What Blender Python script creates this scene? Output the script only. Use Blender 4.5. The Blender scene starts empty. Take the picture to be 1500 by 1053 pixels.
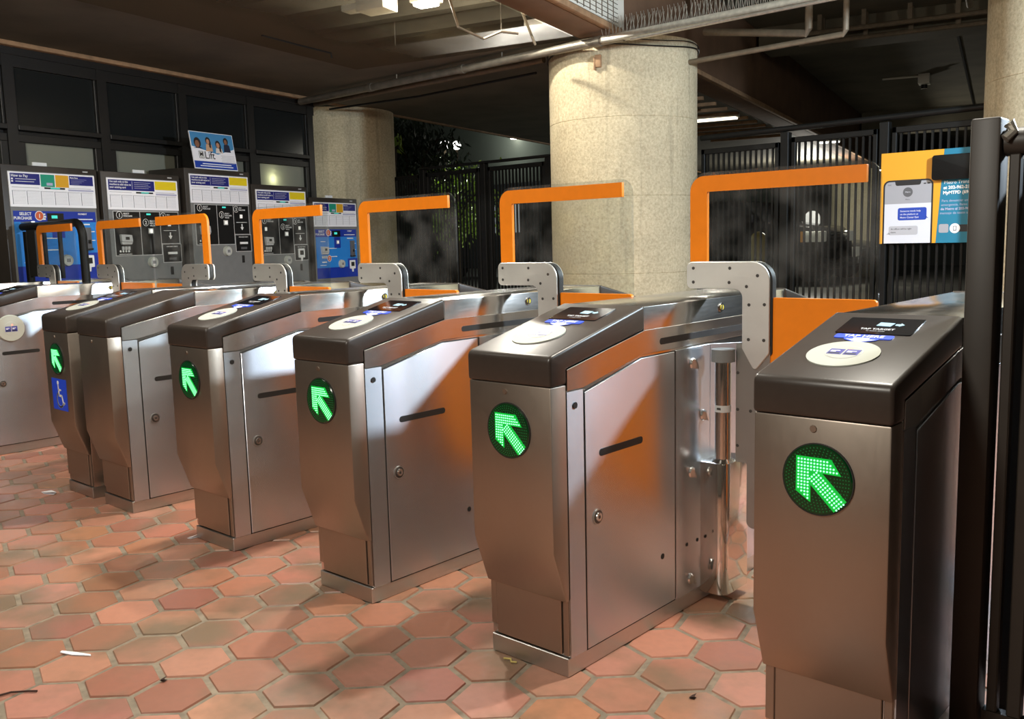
import bpy, bmesh, math, random
from mathutils import Matrix, Vector
random.seed(7)
SC = bpy.context.scene
COL = SC.collection
PI = math.pi

# ------------------------------------------------------------------ materials
MATS = {}
def new_mat(name):
    m = bpy.data.materials.new(name); m.use_nodes = True
    MATS[name] = m
    nt = m.node_tree
    return m, nt, nt.nodes['Principled BSDF']

def srgb(r, g, b):
    f = lambda c: (c/255/12.92) if c <= 10 else ((c/255+0.055)/1.055)**2.4
    return (f(r), f(g), f(b), 1)

def simple(name, col, rough=.5, metal=0, spec=.5, emit=None, estr=0, noise=0, nscale=20, bump=0):
    m, nt, b = new_mat(name)
    b.inputs['Base Color'].default_value = col
    b.inputs['Roughness'].default_value = rough
    b.inputs['Metallic'].default_value = metal
    b.inputs['Specular IOR Level'].default_value = spec
    if emit:
        b.inputs['Emission Color'].default_value = emit
        b.inputs['Emission Strength'].default_value = estr
    if noise or bump:
        tc = nt.nodes.new('ShaderNodeTexCoord')
        nz = nt.nodes.new('ShaderNodeTexNoise'); nz.inputs['Scale'].default_value = nscale
        nz.inputs['Detail'].default_value = 6
        nt.links.new(tc.outputs['Object'], nz.inputs['Vector'])
        if noise:
            rp = nt.nodes.new('ShaderNodeValToRGB')
            rp.color_ramp.elements[0].position = .3; rp.color_ramp.elements[1].position = .7
            rp.color_ramp.elements[0].color = tuple(c*(1-noise) for c in col[:3])+(1,)
            rp.color_ramp.elements[1].color = tuple(min(1, c*(1+noise)) for c in col[:3])+(1,)
            nt.links.new(nz.outputs['Fac'], rp.inputs['Fac'])
            nt.links.new(rp.outputs['Color'], b.inputs['Base Color'])
        if bump:
            bp = nt.nodes.new('ShaderNodeBump'); bp.inputs['Strength'].default_value = bump
            bp.inputs['Distance'].default_value = .01
            nt.links.new(nz.outputs['Fac'], bp.inputs['Height'])
            nt.links.new(bp.outputs['Normal'], b.inputs['Normal'])
    return m

def steel(name, col, rough, aniso, stretch=(6, 6, 60), var=.10, scratch=True):
    m, nt, b = new_mat(name)
    b.inputs['Metallic'].default_value = 1
    b.inputs['Anisotropic'].default_value = aniso; b.inputs['Anisotropic Rotation'].default_value = .25
    tc = nt.nodes.new('ShaderNodeTexCoord')
    mp = nt.nodes.new('ShaderNodeMapping'); mp.inputs['Scale'].default_value = stretch
    nz = nt.nodes.new('ShaderNodeTexNoise'); nz.inputs['Scale'].default_value = 4; nz.inputs['Detail'].default_value = 5
    nt.links.new(tc.outputs['Object'], mp.inputs['Vector']); nt.links.new(mp.outputs['Vector'], nz.inputs['Vector'])
    n2 = nt.nodes.new('ShaderNodeTexNoise'); n2.inputs['Scale'].default_value = 5; n2.inputs['Detail'].default_value = 8
    n2.inputs['Roughness'].default_value = .7
    nt.links.new(tc.outputs['Object'], n2.inputs['Vector'])
    ad = nt.nodes.new('ShaderNodeMath'); ad.operation = 'ADD'
    nt.links.new(nz.outputs['Fac'], ad.inputs[0]); nt.links.new(n2.outputs['Fac'], ad.inputs[1])
    mr = nt.nodes.new('ShaderNodeMapRange'); mr.inputs['From Min'].default_value = .6; mr.inputs['From Max'].default_value = 1.4
    mr.inputs['To Min'].default_value = rough-var; mr.inputs['To Max'].default_value = rough+var
    nt.links.new(ad.outputs[0], mr.inputs['Value']); nt.links.new(mr.outputs[0], b.inputs['Roughness'])
    rp = nt.nodes.new('ShaderNodeValToRGB')
    rp.color_ramp.elements[0].position = .3; rp.color_ramp.elements[1].position = .75
    rp.color_ramp.elements[0].color = tuple(c*.93 for c in col[:3])+(1,)
    rp.color_ramp.elements[1].color = col
    nt.links.new(n2.outputs['Fac'], rp.inputs['Fac']); nt.links.new(rp.outputs['Color'], b.inputs['Base Color'])
    if aniso:
        tg = nt.nodes.new('ShaderNodeTangent'); tg.direction_type = 'RADIAL'; tg.axis = 'Z'
        nt.links.new(tg.outputs[0], b.inputs['Tangent'])
    return m

steel('steel_door', (.60, .635, .68, 1), .27, .9, var=.004)
steel('steel_front', (.42, .36, .305, 1), .42, .0, stretch=(30, 30, 6), var=.03)
steel('steel_band', (.64, .62, .59, 1), .20, .5, stretch=(6, 3, 60), var=.03)
steel('steel_plate', (.58, .58, .56, 1), .36, .4, var=.04)
steel('bracket_metal', (.86, .85, .82, 1), .5, 0, var=.03)
steel('chrome', (.72, .70, .67, 1), .09, 0, var=.04)
simple('lock_metal', (.75, .74, .72, 1), .22, 1)
simple('black_cap', srgb(52, 45, 40), .36, spec=.5, noise=.08, nscale=60)
simple('gap_black', (.008, .007, .006, 1), .6)
simple('rubber', (.012, .012, .012, 1), .55)
simple('orange', srgb(244, 134, 16), .38, noise=.03, nscale=30)
simple('screw_dark', (.12, .115, .11, 1), .4, .8)
simple('reader_white', srgb(180, 182, 172), .6, spec=.15)
simple('sticker_white', srgb(235, 235, 232), .45)
simple('sticker_blue', srgb(32, 74, 215), .4)
simple('navy', srgb(20, 28, 118), .45)
simple('pale_lilac', srgb(176, 178, 205), .5)
simple('paper', srgb(246, 246, 250), .55)
simple('grid_grey', srgb(176, 177, 184), .55)
simple('text_grey', srgb(105, 108, 118), .55)
simple('teal_green', srgb(20, 150, 120), .5)
simple('amber', srgb(222, 165, 30), .5)
simple('yellow', srgb(232, 208, 20), .5)
simple('machine_dark', srgb(52, 46, 40), .42, noise=.1, nscale=15)
simple('machine_grey', srgb(118, 119, 118), .45, noise=.05, nscale=15)
simple('panel_black', srgb(20, 20, 21), .35)
simple('machine_blue', srgb(22, 52, 158), .45)
simple('machine_sky', srgb(40, 130, 212), .45)
simple('light_grey', srgb(190, 190, 188), .45)
simple('mid_grey', srgb(92, 92, 94), .5)
simple('red_orange', srgb(205, 92, 52), .5)
simple('led_teal', (.02, .35, .3, 1), .4, emit=(.1, .9, .75, 1), estr=0.300)
simple('button_white', srgb(240, 240, 235), .4, emit=(1, .97, .9, 1), estr=0.175)
simple('screen', (.006, .006, .008, 1), .12)
simple('screen_glyph', (.25, .4, .5, 1), .3, emit=(.45, .68, .8, 1), estr=0.275)
simple('screen_text', (.5, .5, .5, 1), .3, emit=(.85, .85, .85, 1), estr=0.300)
simple('qr_blue', srgb(70, 70, 150), .4)
simple('qr_dark', srgb(40, 48, 70), .4)
simple('pink_lamp', (.8, .3, .25, 1), .4, emit=(1, .35, .25, 1), estr=0.350)
simple('lens_green', (.0, .014, .004, 1), .15, emit=(.0, .10, .015, 1), estr=0.060)
simple('glow_green', (.0, .2, .03, 1), .2, emit=(.0, .62, .05, 1), estr=0.310)
simple('led_green', (.1, .8, .3, 1), .3, emit=(.30, 1, .48, 1), estr=1.000)
simple('led_dim', (.005, .06, .02, 1), .3, emit=(.0, .25, .05, 1), estr=0.150)
simple('sensor_amber', (.65, .55, .08, 1), .2)
simple('black_paint', srgb(38, 35, 31), .42, spec=.5, noise=.12, nscale=25)
simple('fence_paint', (.006, .006, .0055, 1), .5, spec=.2, noise=.15, nscale=25)
simple('post_paint', srgb(46, 40, 34), .5, noise=.08, nscale=20)
simple('frame_black', (.010, .009, .008, 1), .4)
simple('pane_dark', (.012, .014, .014, 1), .16, spec=.4)
simple('grout', srgb(134, 122, 106), .9, noise=.25, nscale=30)
simple('asphalt', (.10, .098, .09, 1), .30, noise=.4, nscale=3)
simple('soffit', srgb(98, 94, 82), .72, noise=.22, nscale=2.2, bump=.15)
simple('slab', srgb(104, 98, 82), .85, noise=.22, nscale=1.5)
simple('girder_conc', srgb(112, 84, 62), .8, noise=.15, nscale=3)
simple('ledge', srgb(150, 118, 86), .8, noise=.25, nscale=12)
simple('wall_brown', srgb(120, 104, 86), .8, noise=.1, nscale=3)
simple('wall_black', (.015, .014, .012, 1), .6)
simple('pipe_grey', srgb(132, 126, 114), .42, .6, noise=.2, nscale=14)
simple('galvanised', srgb(200, 196, 184), .35, .75, noise=.15, nscale=30)
simple('conduit', srgb(116, 104, 86), .55, .3, noise=.15)
simple('cable_black', (.01, .009, .008, 1), .5)
simple('lamp_glow', (1, 1, 1, 1), .4, emit=(1, .96, .84, 1), estr=4.500)
simple('lamp_soft', (1, 1, 1, 1), .4, emit=(1, .95, .75, 1), estr=1.100)
simple('lamp_far', (1, 1, 1, 1), .4, emit=(1, 1, .93, 1), estr=1.750)
simple('fixture_white', srgb(225, 220, 205), .5)
simple('leaf_dark', srgb(38, 50, 30), .5, noise=.35, nscale=3)
simple('leaf_bright', srgb(150, 178, 70), .5, noise=.3, nscale=3)
simple('bark', srgb(60, 48, 36), .9)
simple('far_wall', srgb(92, 97, 90), .9, noise=.06, nscale=1)
simple('car_black', (.006, .006, .007, 1), .16, spec=.6)
simple('car_glass', (.008, .01, .012, 1), .05)
simple('tyre', (.008, .008, .008, 1), .8)
simple('car_silver', srgb(150, 152, 152), .25, .7)
simple('headlight', (.7, .7, .62, 1), .12, .5, emit=(1, .95, .8, 1), estr=0.050)
simple('turn_amber', (.8, .35, .03, 1), .2)
simple('bus_body', (.02, .022, .026, 1), .3)
simple('bus_window', (.4, .42, .45, 1), .1, emit=(.8, .85, .95, 1), estr=0.110)
simple('bollard_yellow', srgb(150, 130, 22), .5)
simple('poster_gold', srgb(228, 160, 34), .5)
simple('poster_teal', srgb(20, 118, 146), .5)
simple('phone_white', srgb(214, 216, 222), .5)
simple('phone_head', srgb(160, 160, 164), .5)
simple('phone_black', (.01, .01, .012, 1), .4)
simple('bubble_blue', srgb(28, 66, 168), .5)
simple('bubble_grey', srgb(182, 182, 186), .5)
simple('photo_blue', srgb(70, 140, 190), .5)
simple('skin_a', srgb(190, 140, 110), .6)
simple('skin_b', srgb(140, 95, 70), .6)
simple('hair', srgb(38, 28, 24), .7)
simple('cloth_tan', srgb(205, 165, 130), .7)
simple('cloth_white', srgb(225, 215, 205), .7)
simple('cloth_navy', srgb(28, 34, 58), .7)
simple('twig_brown', srgb(60, 38, 30), .8)
simple('straw', srgb(190, 170, 100), .8)
simple('acrylic', (.8, .82, .82, 1), .15, spec=.6)

def glass_mat(name, tint, gloss=.06, alpha=1.0):
    m = bpy.data.materials.new(name); m.use_nodes = True; MATS[name] = m
    nt = m.node_tree; nt.nodes.clear()
    out = nt.nodes.new('ShaderNodeOutputMaterial')
    tr = nt.nodes.new('ShaderNodeBsdfTransparent'); tr.inputs['Color'].default_value = tint
    gl = nt.nodes.new('ShaderNodeBsdfGlossy'); gl.inputs['Roughness'].default_value = .03
    fr = nt.nodes.new('ShaderNodeFresnel'); fr.inputs['IOR'].default_value = 1.45
    mx = nt.nodes.new('ShaderNodeMixShader')
    ge = nt.nodes.new('ShaderNodeNewGeometry'); iv = nt.nodes.new('ShaderNodeMath'); iv.operation = 'SUBTRACT'; iv.inputs[0].default_value = 1
    nt.links.new(ge.outputs['Backfacing'], iv.inputs[1])
    mf = nt.nodes.new('ShaderNodeMath'); mf.operation = 'MULTIPLY'
    nt.links.new(fr.outputs[0], mf.inputs[0]); nt.links.new(iv.outputs[0], mf.inputs[1])
    nt.links.new(mf.outputs[0], mx.inputs[0]); nt.links.new(tr.outputs[0], mx.inputs[1]); nt.links.new(gl.outputs[0], mx.inputs[2])
    df = nt.nodes.new('ShaderNodeBsdfDiffuse'); df.inputs['Color'].default_value = (.5, .5, .5, 1)
    nz = nt.nodes.new('ShaderNodeTexNoise'); nz.inputs['Scale'].default_value = 6; nz.inputs['Detail'].default_value = 8
    tc = nt.nodes.new('ShaderNodeTexCoord'); nt.links.new(tc.outputs['Object'], nz.inputs['Vector'])
    mr = nt.nodes.new('ShaderNodeMapRange'); mr.inputs['From Min'].default_value = .4; mr.inputs['From Max'].default_value = .8
    mr.inputs['To Min'].default_value = .0; mr.inputs['To Max'].default_value = gloss
    nt.links.new(nz.outputs['Fac'], mr.inputs['Value'])
    m2 = nt.nodes.new('ShaderNodeMixShader')
    nt.links.new(mr.outputs[0], m2.inputs[0]); nt.links.new(mx.outputs[0], m2.inputs[1]); nt.links.new(df.outputs[0], m2.inputs[2])
    nt.links.new(m2.outputs[0], out.inputs['Surface'])
    return m
glass_mat('glass', (.88, .90, .89, 1), .14)

def net_mat():
    m = bpy.data.materials.new('netting'); m.use_nodes = True; MATS['netting'] = m
    nt = m.node_tree; nt.nodes.clear()
    out = nt.nodes.new('ShaderNodeOutputMaterial')
    tr = nt.nodes.new('ShaderNodeBsdfTransparent')
    df = nt.nodes.new('ShaderNodeBsdfDiffuse'); df.inputs['Color'].default_value = srgb(92, 87, 75)
    nz = nt.nodes.new('ShaderNodeTexNoise'); nz.inputs['Scale'].default_value = 1.4; nz.inputs['Detail'].default_value = 5
    tc = nt.nodes.new('ShaderNodeTexCoord'); nt.links.new(tc.outputs['Object'], nz.inputs['Vector'])
    def edge(vec, a, b):
        dt = nt.nodes.new('ShaderNodeVectorMath'); dt.operation = 'DOT_PRODUCT'; dt.inputs[1].default_value = vec
        nt.links.new(tc.outputs['Object'], dt.inputs[0])
        mr = nt.nodes.new('ShaderNodeMapRange'); mr.inputs['From Min'].default_value = a; mr.inputs['From Max'].default_value = b
        nt.links.new(dt.outputs['Value'], mr.inputs['Value']); return mr.outputs[0]
    e1 = edge((.9707, .2402, 0), -4.25, -5.2)
    mr = nt.nodes.new('ShaderNodeMapRange'); mr.inputs['From Min'].default_value = .3; mr.inputs['From Max'].default_value = .7
    mr.inputs['To Min'].default_value = .18; mr.inputs['To Max'].default_value = .42
    nt.links.new(nz.outputs['Fac'], mr.inputs['Value'])
    ad = nt.nodes.new('ShaderNodeMath'); ad.operation = 'ADD'; ad.use_clamp = True
    nt.links.new(e1, ad.inputs[0]); nt.links.new(mr.outputs[0], ad.inputs[1])
    mx = nt.nodes.new('ShaderNodeMixShader')
    nt.links.new(ad.outputs[0], mx.inputs[0]); nt.links.new(tr.outputs[0], mx.inputs[1]); nt.links.new(df.outputs[0], mx.inputs[2])
    nt.links.new(mx.outputs[0], out.inputs['Surface'])
net_mat()

def frost_mat():
    m = bpy.data.materials.new('frosted'); m.use_nodes = True; MATS['frosted'] = m
    nt = m.node_tree; nt.nodes.clear()
    out = nt.nodes.new('ShaderNodeOutputMaterial')
    a = nt.nodes.new('ShaderNodeBsdfDiffuse'); a.inputs['Color'].default_value = srgb(165, 165, 150)
    t = nt.nodes.new('ShaderNodeBsdfTranslucent'); t.inputs['Color'].default_value = srgb(190, 192, 170)
    g = nt.nodes.new('ShaderNodeBsdfGlossy'); g.inputs['Roughness'].default_value = .3
    g.inputs['Color'].default_value = (.4, .4, .4, 1)
    m1 = nt.nodes.new('ShaderNodeMixShader'); m1.inputs[0].default_value = .4
    m2 = nt.nodes.new('ShaderNodeMixShader'); m2.inputs[0].default_value = .06
    nt.links.new(a.outputs[0], m1.inputs[1]); nt.links.new(t.outputs[0], m1.inputs[2])
    nt.links.new(m1.outputs[0], m2.inputs[1]); nt.links.new(g.outputs[0], m2.inputs[2])
    nt.links.new(m2.outputs[0], out.inputs['Surface'])
frost_mat()

def concrete_column():
    m, nt, b = new_mat('column_concrete')
    b.inputs['Roughness'].default_value = .85
    tc = nt.nodes.new('ShaderNodeTexCoord')
    n1 = nt.nodes.new('ShaderNodeTexNoise'); n1.inputs['Scale'].default_value = 45; n1.inputs['Detail'].default_value = 8; n1.inputs['Roughness'].default_value = .75
    n2 = nt.nodes.new('ShaderNodeTexNoise'); n2.inputs['Scale'].default_value = 2.5; n2.inputs['Detail'].default_value = 5
    mp = nt.nodes.new('ShaderNodeMapping'); mp.inputs['Scale'].default_value = (14, 14, .8)
    n3 = nt.nodes.new('ShaderNodeTexNoise'); n3.inputs['Scale'].default_value = 1.0; n3.inputs['Detail'].default_value = 3
    for n in (n1, n2): nt.links.new(tc.outputs['Object'], n.inputs['Vector'])
    nt.links.new(tc.outputs['Object'], mp.inputs['Vector']); nt.links.new(mp.outputs['Vector'], n3.inputs['Vector'])
    rp = nt.nodes.new('ShaderNodeValToRGB')
    rp.color_ramp.elements[0].position = .33; rp.color_ramp.elements[1].position = .62
    rp.color_ramp.elements[0].color = srgb(168, 154, 124); rp.color_ramp.elements[1].color = srgb(208, 196, 164)
    nt.links.new(n1.outputs['Fac'], rp.inputs['Fac'])
    mr = nt.nodes.new('ShaderNodeMapRange'); mr.inputs['From Min'].default_value = .3; mr.inputs['From Max'].default_value = .7
    mr.inputs['To Min'].default_value = .82; mr.inputs['To Max'].default_value = 1.05
    nt.links.new(n2.outputs['Fac'], mr.inputs['Value'])
    m3 = nt.nodes.new('ShaderNodeMapRange'); m3.inputs['From Min'].default_value = .25; m3.inputs['From Max'].default_value = .42
    m3.inputs['To Min'].default_value = .72; m3.inputs['To Max'].default_value = 1.0
    nt.links.new(n3.outputs['Fac'], m3.inputs['Value'])
    mu = nt.nodes.new('ShaderNodeMath'); mu.operation = 'MULTIPLY'
    nt.links.new(mr.outputs[0], mu.inputs[0]); nt.links.new(m3.outputs[0], mu.inputs[1])
    mx = nt.nodes.new('ShaderNodeVectorMath'); mx.operation = 'SCALE'
    nt.links.new(rp.outputs['Color'], mx.inputs[0]); nt.links.new(mu.outputs[0], mx.inputs['Scale'])
    nt.links.new(mx.outputs[0], b.inputs['Base Color'])
    bp = nt.nodes.new('ShaderNodeBump'); bp.inputs['Strength'].default_value = .35; bp.inputs['Distance'].default_value = .01
    nt.links.new(n1.outputs['Fac'], bp.inputs['Height']); nt.links.new(bp.outputs['Normal'], b.inputs['Normal'])
concrete_column()

def tile_mat():
    m, nt, b = new_mat('hex_tile')
    at = nt.nodes.new('ShaderNodeAttribute'); at.attribute_name = 'tile'
    tc = nt.nodes.new('ShaderNodeTexCoord')
    n1 = nt.nodes.new('ShaderNodeTexNoise'); n1.inputs['Scale'].default_value = 3.2; n1.inputs['Detail'].default_value = 6
    n2 = nt.nodes.new('ShaderNodeTexNoise'); n2.inputs['Scale'].default_value = 40; n2.inputs['Detail'].default_value = 6
    for n in (n1, n2): nt.links.new(tc.outputs['Object'], n.inputs['Vector'])
    mx = nt.nodes.new('ShaderNodeMixRGB'); mx.blend_type = 'MIX'
    mx.inputs['Color2'].default_value = srgb(128, 110, 88)
    mr = nt.nodes.new('ShaderNodeMapRange'); mr.inputs['From Min'].default_value = .47; mr.inputs['From Max'].default_value = .68
    mr.inputs['To Min'].default_value = 0; mr.inputs['To Max'].default_value = .9
    nt.links.new(n1.outputs['Fac'], mr.inputs['Value']); nt.links.new(mr.outputs[0], mx.inputs['Fac'])
    nt.links.new(at.outputs['Color'], mx.inputs['Color1'])
    m3 = nt.nodes.new('ShaderNodeMixRGB'); m3.blend_type = 'MULTIPLY'; m3.inputs['Fac'].default_value = .28
    nt.links.new(mx.outputs[0], m3.inputs['Color1']); nt.links.new(n2.outputs['Fac'], m3.inputs['Color2'])
    nt.links.new(m3.outputs[0], b.inputs['Base Color'])
    r = nt.nodes.new('ShaderNodeMapRange'); r.inputs['To Min'].default_value = .28; r.inputs['To Max'].default_value = .50
    nt.links.new(n2.outputs['Fac'], r.inputs['Value']); nt.links.new(r.outputs[0], b.inputs['Roughness'])
    bp = nt.nodes.new('ShaderNodeBump'); bp.inputs['Strength'].default_value = .25; bp.inputs['Distance'].default_value = .004
    nt.links.new(n1.outputs['Fac'], bp.inputs['Height']); nt.links.new(bp.outputs['Normal'], b.inputs['Normal'])
tile_mat()

# ------------------------------------------------------------------ mesh builder
class MB:
    def __init__(s, mat):
        s.v = []; s.f = []; s.fm = []; s.mats = [mat]; s.M = Matrix.Identity(4)
    def mi(s, m):
        if m is None: return 0
        if m not in s.mats: s.mats.append(m)
        return s.mats.index(m)
    def add(s, vs, fs, m=None):
        o = len(s.v); i = s.mi(m)
        s.v += [tuple(s.M @ Vector(p)) for p in vs]
        s.f += [tuple(o+k for k in f) for f in fs]; s.fm += [i]*len(fs)
        return s
    def box(s, x0, x1, y0, y1, z0, z1, m=None):
        return s.add([(x0,y0,z0),(x1,y0,z0),(x1,y1,z0),(x0,y1,z0),(x0,y0,z1),(x1,y0,z1),(x1,y1,z1),(x0,y1,z1)],
                     [(0,3,2,1),(4,5,6,7),(0,1,5,4),(1,2,6,5),(2,3,7,6),(3,0,4,7)], m)
    def prism(s, poly, ax, a, b, m=None):
        n = len(poly)
        if ax == 'x': g = lambda p, t: (t, p[0], p[1])
        elif ax == 'y': g = lambda p, t: (p[0], t, p[1])
        else: g = lambda p, t: (p[0], p[1], t)
        vs = [g(p, a) for p in poly]+[g(p, b) for p in poly]
        fs = [tuple(range(n)), tuple(range(2*n-1, n-1, -1))]+[(i, i+n, (i+1) % n+n, (i+1) % n) for i in range(n)]
        return s.add(vs, fs, m)
    def cyl(s, p0, p1, r0, r1=None, n=24, m=None):
        r1 = r0 if r1 is None else r1
        p0 = Vector(p0); p1 = Vector(p1); d = (p1-p0).normalized()
        u = d.orthogonal().normalized(); w = d.cross(u)
        vs = []
        for p, r in ((p0, r0), (p1, r1)):
            for i in range(n):
                a = 2*PI*i/n; vs.append(tuple(p+u*r*math.cos(a)+w*r*math.sin(a)))
        fs = [tuple(range(n-1, -1, -1)), tuple(range(n, 2*n))]+[(i, (i+1) % n, (i+1) % n+n, i+n) for i in range(n)]
        return s.add(vs, fs, m)
    def tube(s, pts, r, n=10, m=None):
        pts = [Vector(p) for p in pts]; vs = []; fs = []
        u = None
        for i, p in enumerate(pts):
            d = (pts[min(i+1, len(pts)-1)]-pts[max(i-1, 0)]).normalized()
            u = d.orthogonal().normalized() if u is None else (u-d*u.dot(d)).normalized()
            w = d.cross(u)
            for k in range(n):
                a = 2*PI*k/n; vs.append(tuple(p+u*r*math.cos(a)+w*r*math.sin(a)))
        for i in range(len(pts)-1):
            for k in range(n):
                fs.append((i*n+k, i*n+(k+1) % n, (i+1)*n+(k+1) % n, (i+1)*n+k))
        fs.append(tuple(range(n-1, -1, -1))); fs.append(tuple(range((len(pts)-1)*n, len(pts)*n)))
        return s.add(vs, fs, m)
    def ball(s, c, r, m=None, nu=16, nv=10, sz=1.0):
        vs = [(c[0], c[1], c[2]-r*sz)]
        for j in range(1, nv):
            a = -PI/2+PI*j/nv
            for i in range(nu):
                b = 2*PI*i/nu
                vs.append((c[0]+r*math.cos(a)*math.cos(b), c[1]+r*math.cos(a)*math.sin(b), c[2]+r*sz*math.sin(a)))
        vs.append((c[0], c[1], c[2]+r*sz)); T = len(vs)-1; fs = []
        for i in range(nu):
            fs.append((0, 1+(i+1) % nu, 1+i)); fs.append((T, T-nu+i, T-nu+(i+1) % nu))
            for j in range(nv-2):
                a = 1+j*nu; fs.append((a+i, a+(i+1) % nu, a+nu+(i+1) % nu, a+nu+i))
        return s.add(vs, fs, m)
    def text(s, txt, size, loc, m=None, align='LEFT', bold=0.0, sx=1.0, depth=.0):
        # text lies in the local x-z plane, facing -y
        cu = bpy.data.curves.new('t', 'FONT'); cu.body = txt; cu.size = size; cu.align_x = align
        cu.resolution_u = 2; cu.offset = bold; cu.extrude = depth
        ob = bpy.data.objects.new('t', cu); COL.objects.link(ob)
        dg = bpy.context.evaluated_depsgraph_get(); dg.update()
        me = bpy.data.meshes.new_from_object(ob.evaluated_get(dg))
        vs = [(loc[0]+v.co.x*sx, loc[1]-v.co.z, loc[2]+v.co.y) for v in me.vertices]
        fs = [tuple(p.vertices) for p in me.polygons]
        bpy.data.objects.remove(ob); bpy.data.curves.remove(cu); bpy.data.meshes.remove(me)
        return s.add(vs, fs, m)
    def mesh(s, name, bevel=0, seg=2, fixn=True):
        me = bpy.data.meshes.new(name)
        me.from_pydata(s.v, [], s.f)
        for m in s.mats: me.materials.append(MATS[m])
        me.polygons.foreach_set('material_index', s.fm)
        if fixn or bevel:
            bm = bmesh.new(); bm.from_mesh(me)
            if fixn: bmesh.ops.recalc_face_normals(bm, faces=bm.faces)
            if bevel:
                es = [e for e in bm.edges if len(e.link_faces) == 2 and e.calc_face_angle(0) > .5]
                bmesh.ops.bevel(bm, geom=es, offset=bevel, segments=seg, profile=.5, affect='EDGES', clamp_overlap=True)
            bm.to_mesh(me); bm.free()
        me.polygons.foreach_set('use_smooth', [True]*len(me.polygons))
        me.set_sharp_from_angle(angle=math.radians(32))
        return me

def rpoly(pts, n=6):
    # pts: (x, y, radius)
    out = []; N = len(pts)
    for i, p in enumerate(pts):
        r = p[2] if len(p) > 2 else 0
        if r <= 0: out.append((p[0], p[1])); continue
        P = Vector(p[:2]); A = (Vector(pts[i-1][:2])-P).normalized(); B = (Vector(pts[(i+1) % N][:2])-P).normalized()
        ang = A.angle(B); t = r/math.tan(ang/2); c = P+(A+B).normalized()*(r/math.sin(ang/2))
        a0 = P+A*t-c; a1 = P+B*t-c
        s0 = math.atan2(a0.y, a0.x); s1 = math.atan2(a1.y, a1.x)
        d = s1-s0
        while d > PI: d -= 2*PI
        while d < -PI: d += 2*PI
        for k in range(n+1):
            a = s0+d*k/n; out.append((c.x+r*math.cos(a), c.y+r*math.sin(a)))
    return out
def disc(cx, cy, r, n=32, ry=None):
    ry = ry or r
    return [(cx+r*math.cos(2*PI*k/n), cy+ry*math.sin(2*PI*k/n)) for k in range(n)]
def stadium(x0, x1, z, h, n=8):
    r = h/2
    return rpoly([(x0, z-r, r*.98), (x1, z-r, r*.98), (x1, z+r, r*.98), (x0, z+r, r*.98)], n)
def rect(x0, x1, z0, z1): return [(x0, z0), (x1, z0), (x1, z1), (x0, z1)]

# ------------------------------------------------------------------ objects
def link(name, data, parent=None):
    o = bpy.data.objects.new(name, data); COL.objects.link(o)
    if parent is not None: o.parent = parent
    return o
def tag(o, label, cat, group=None):
    o['label'] = label; o['category'] = cat
    if group: o['group'] = group
    return o
def empty(name, loc, rz=0):
    o = link(name, None); o.location = loc; o.rotation_euler = (0, 0, rz); o.empty_display_size = .1
    return o
CACHE = {}
def part(name, parent, key, fn, label=None, bevel=0, seg=2):
    """one mesh per key; fn(MB-maker) builds it the first time"""
    if key not in CACHE: CACHE[key] = fn().mesh(name, bevel, seg)
    o = link(name, CACHE[key], parent)
    if label: o['label'] = label
    return o
def one(name, mb, parent=None, label=None, bevel=0, seg=2):
    o = link(name, mb.mesh(name, bevel, seg), parent)
    if label: o['label'] = label
    return o
def struct(name, mb, parent=None, bevel=0):
    o = link(name, mb.mesh(name, bevel), parent); o['kind'] = 'structure'
    return o

TH = math.radians(13.9)
Nv = Vector((math.cos(TH), math.sin(TH), 0)); Dv = Vector((-math.sin(TH), math.cos(TH), 0))
RZ = TH+PI/2                      # local x runs along the window wall, local -y faces the room
def ND(n, d, z=0): p = Nv*n+Dv*d; return (p.x, p.y, z)
WALLM = Matrix.Rotation(RZ, 4, 'Z')   # local (x, y) = (d, -n)

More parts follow.
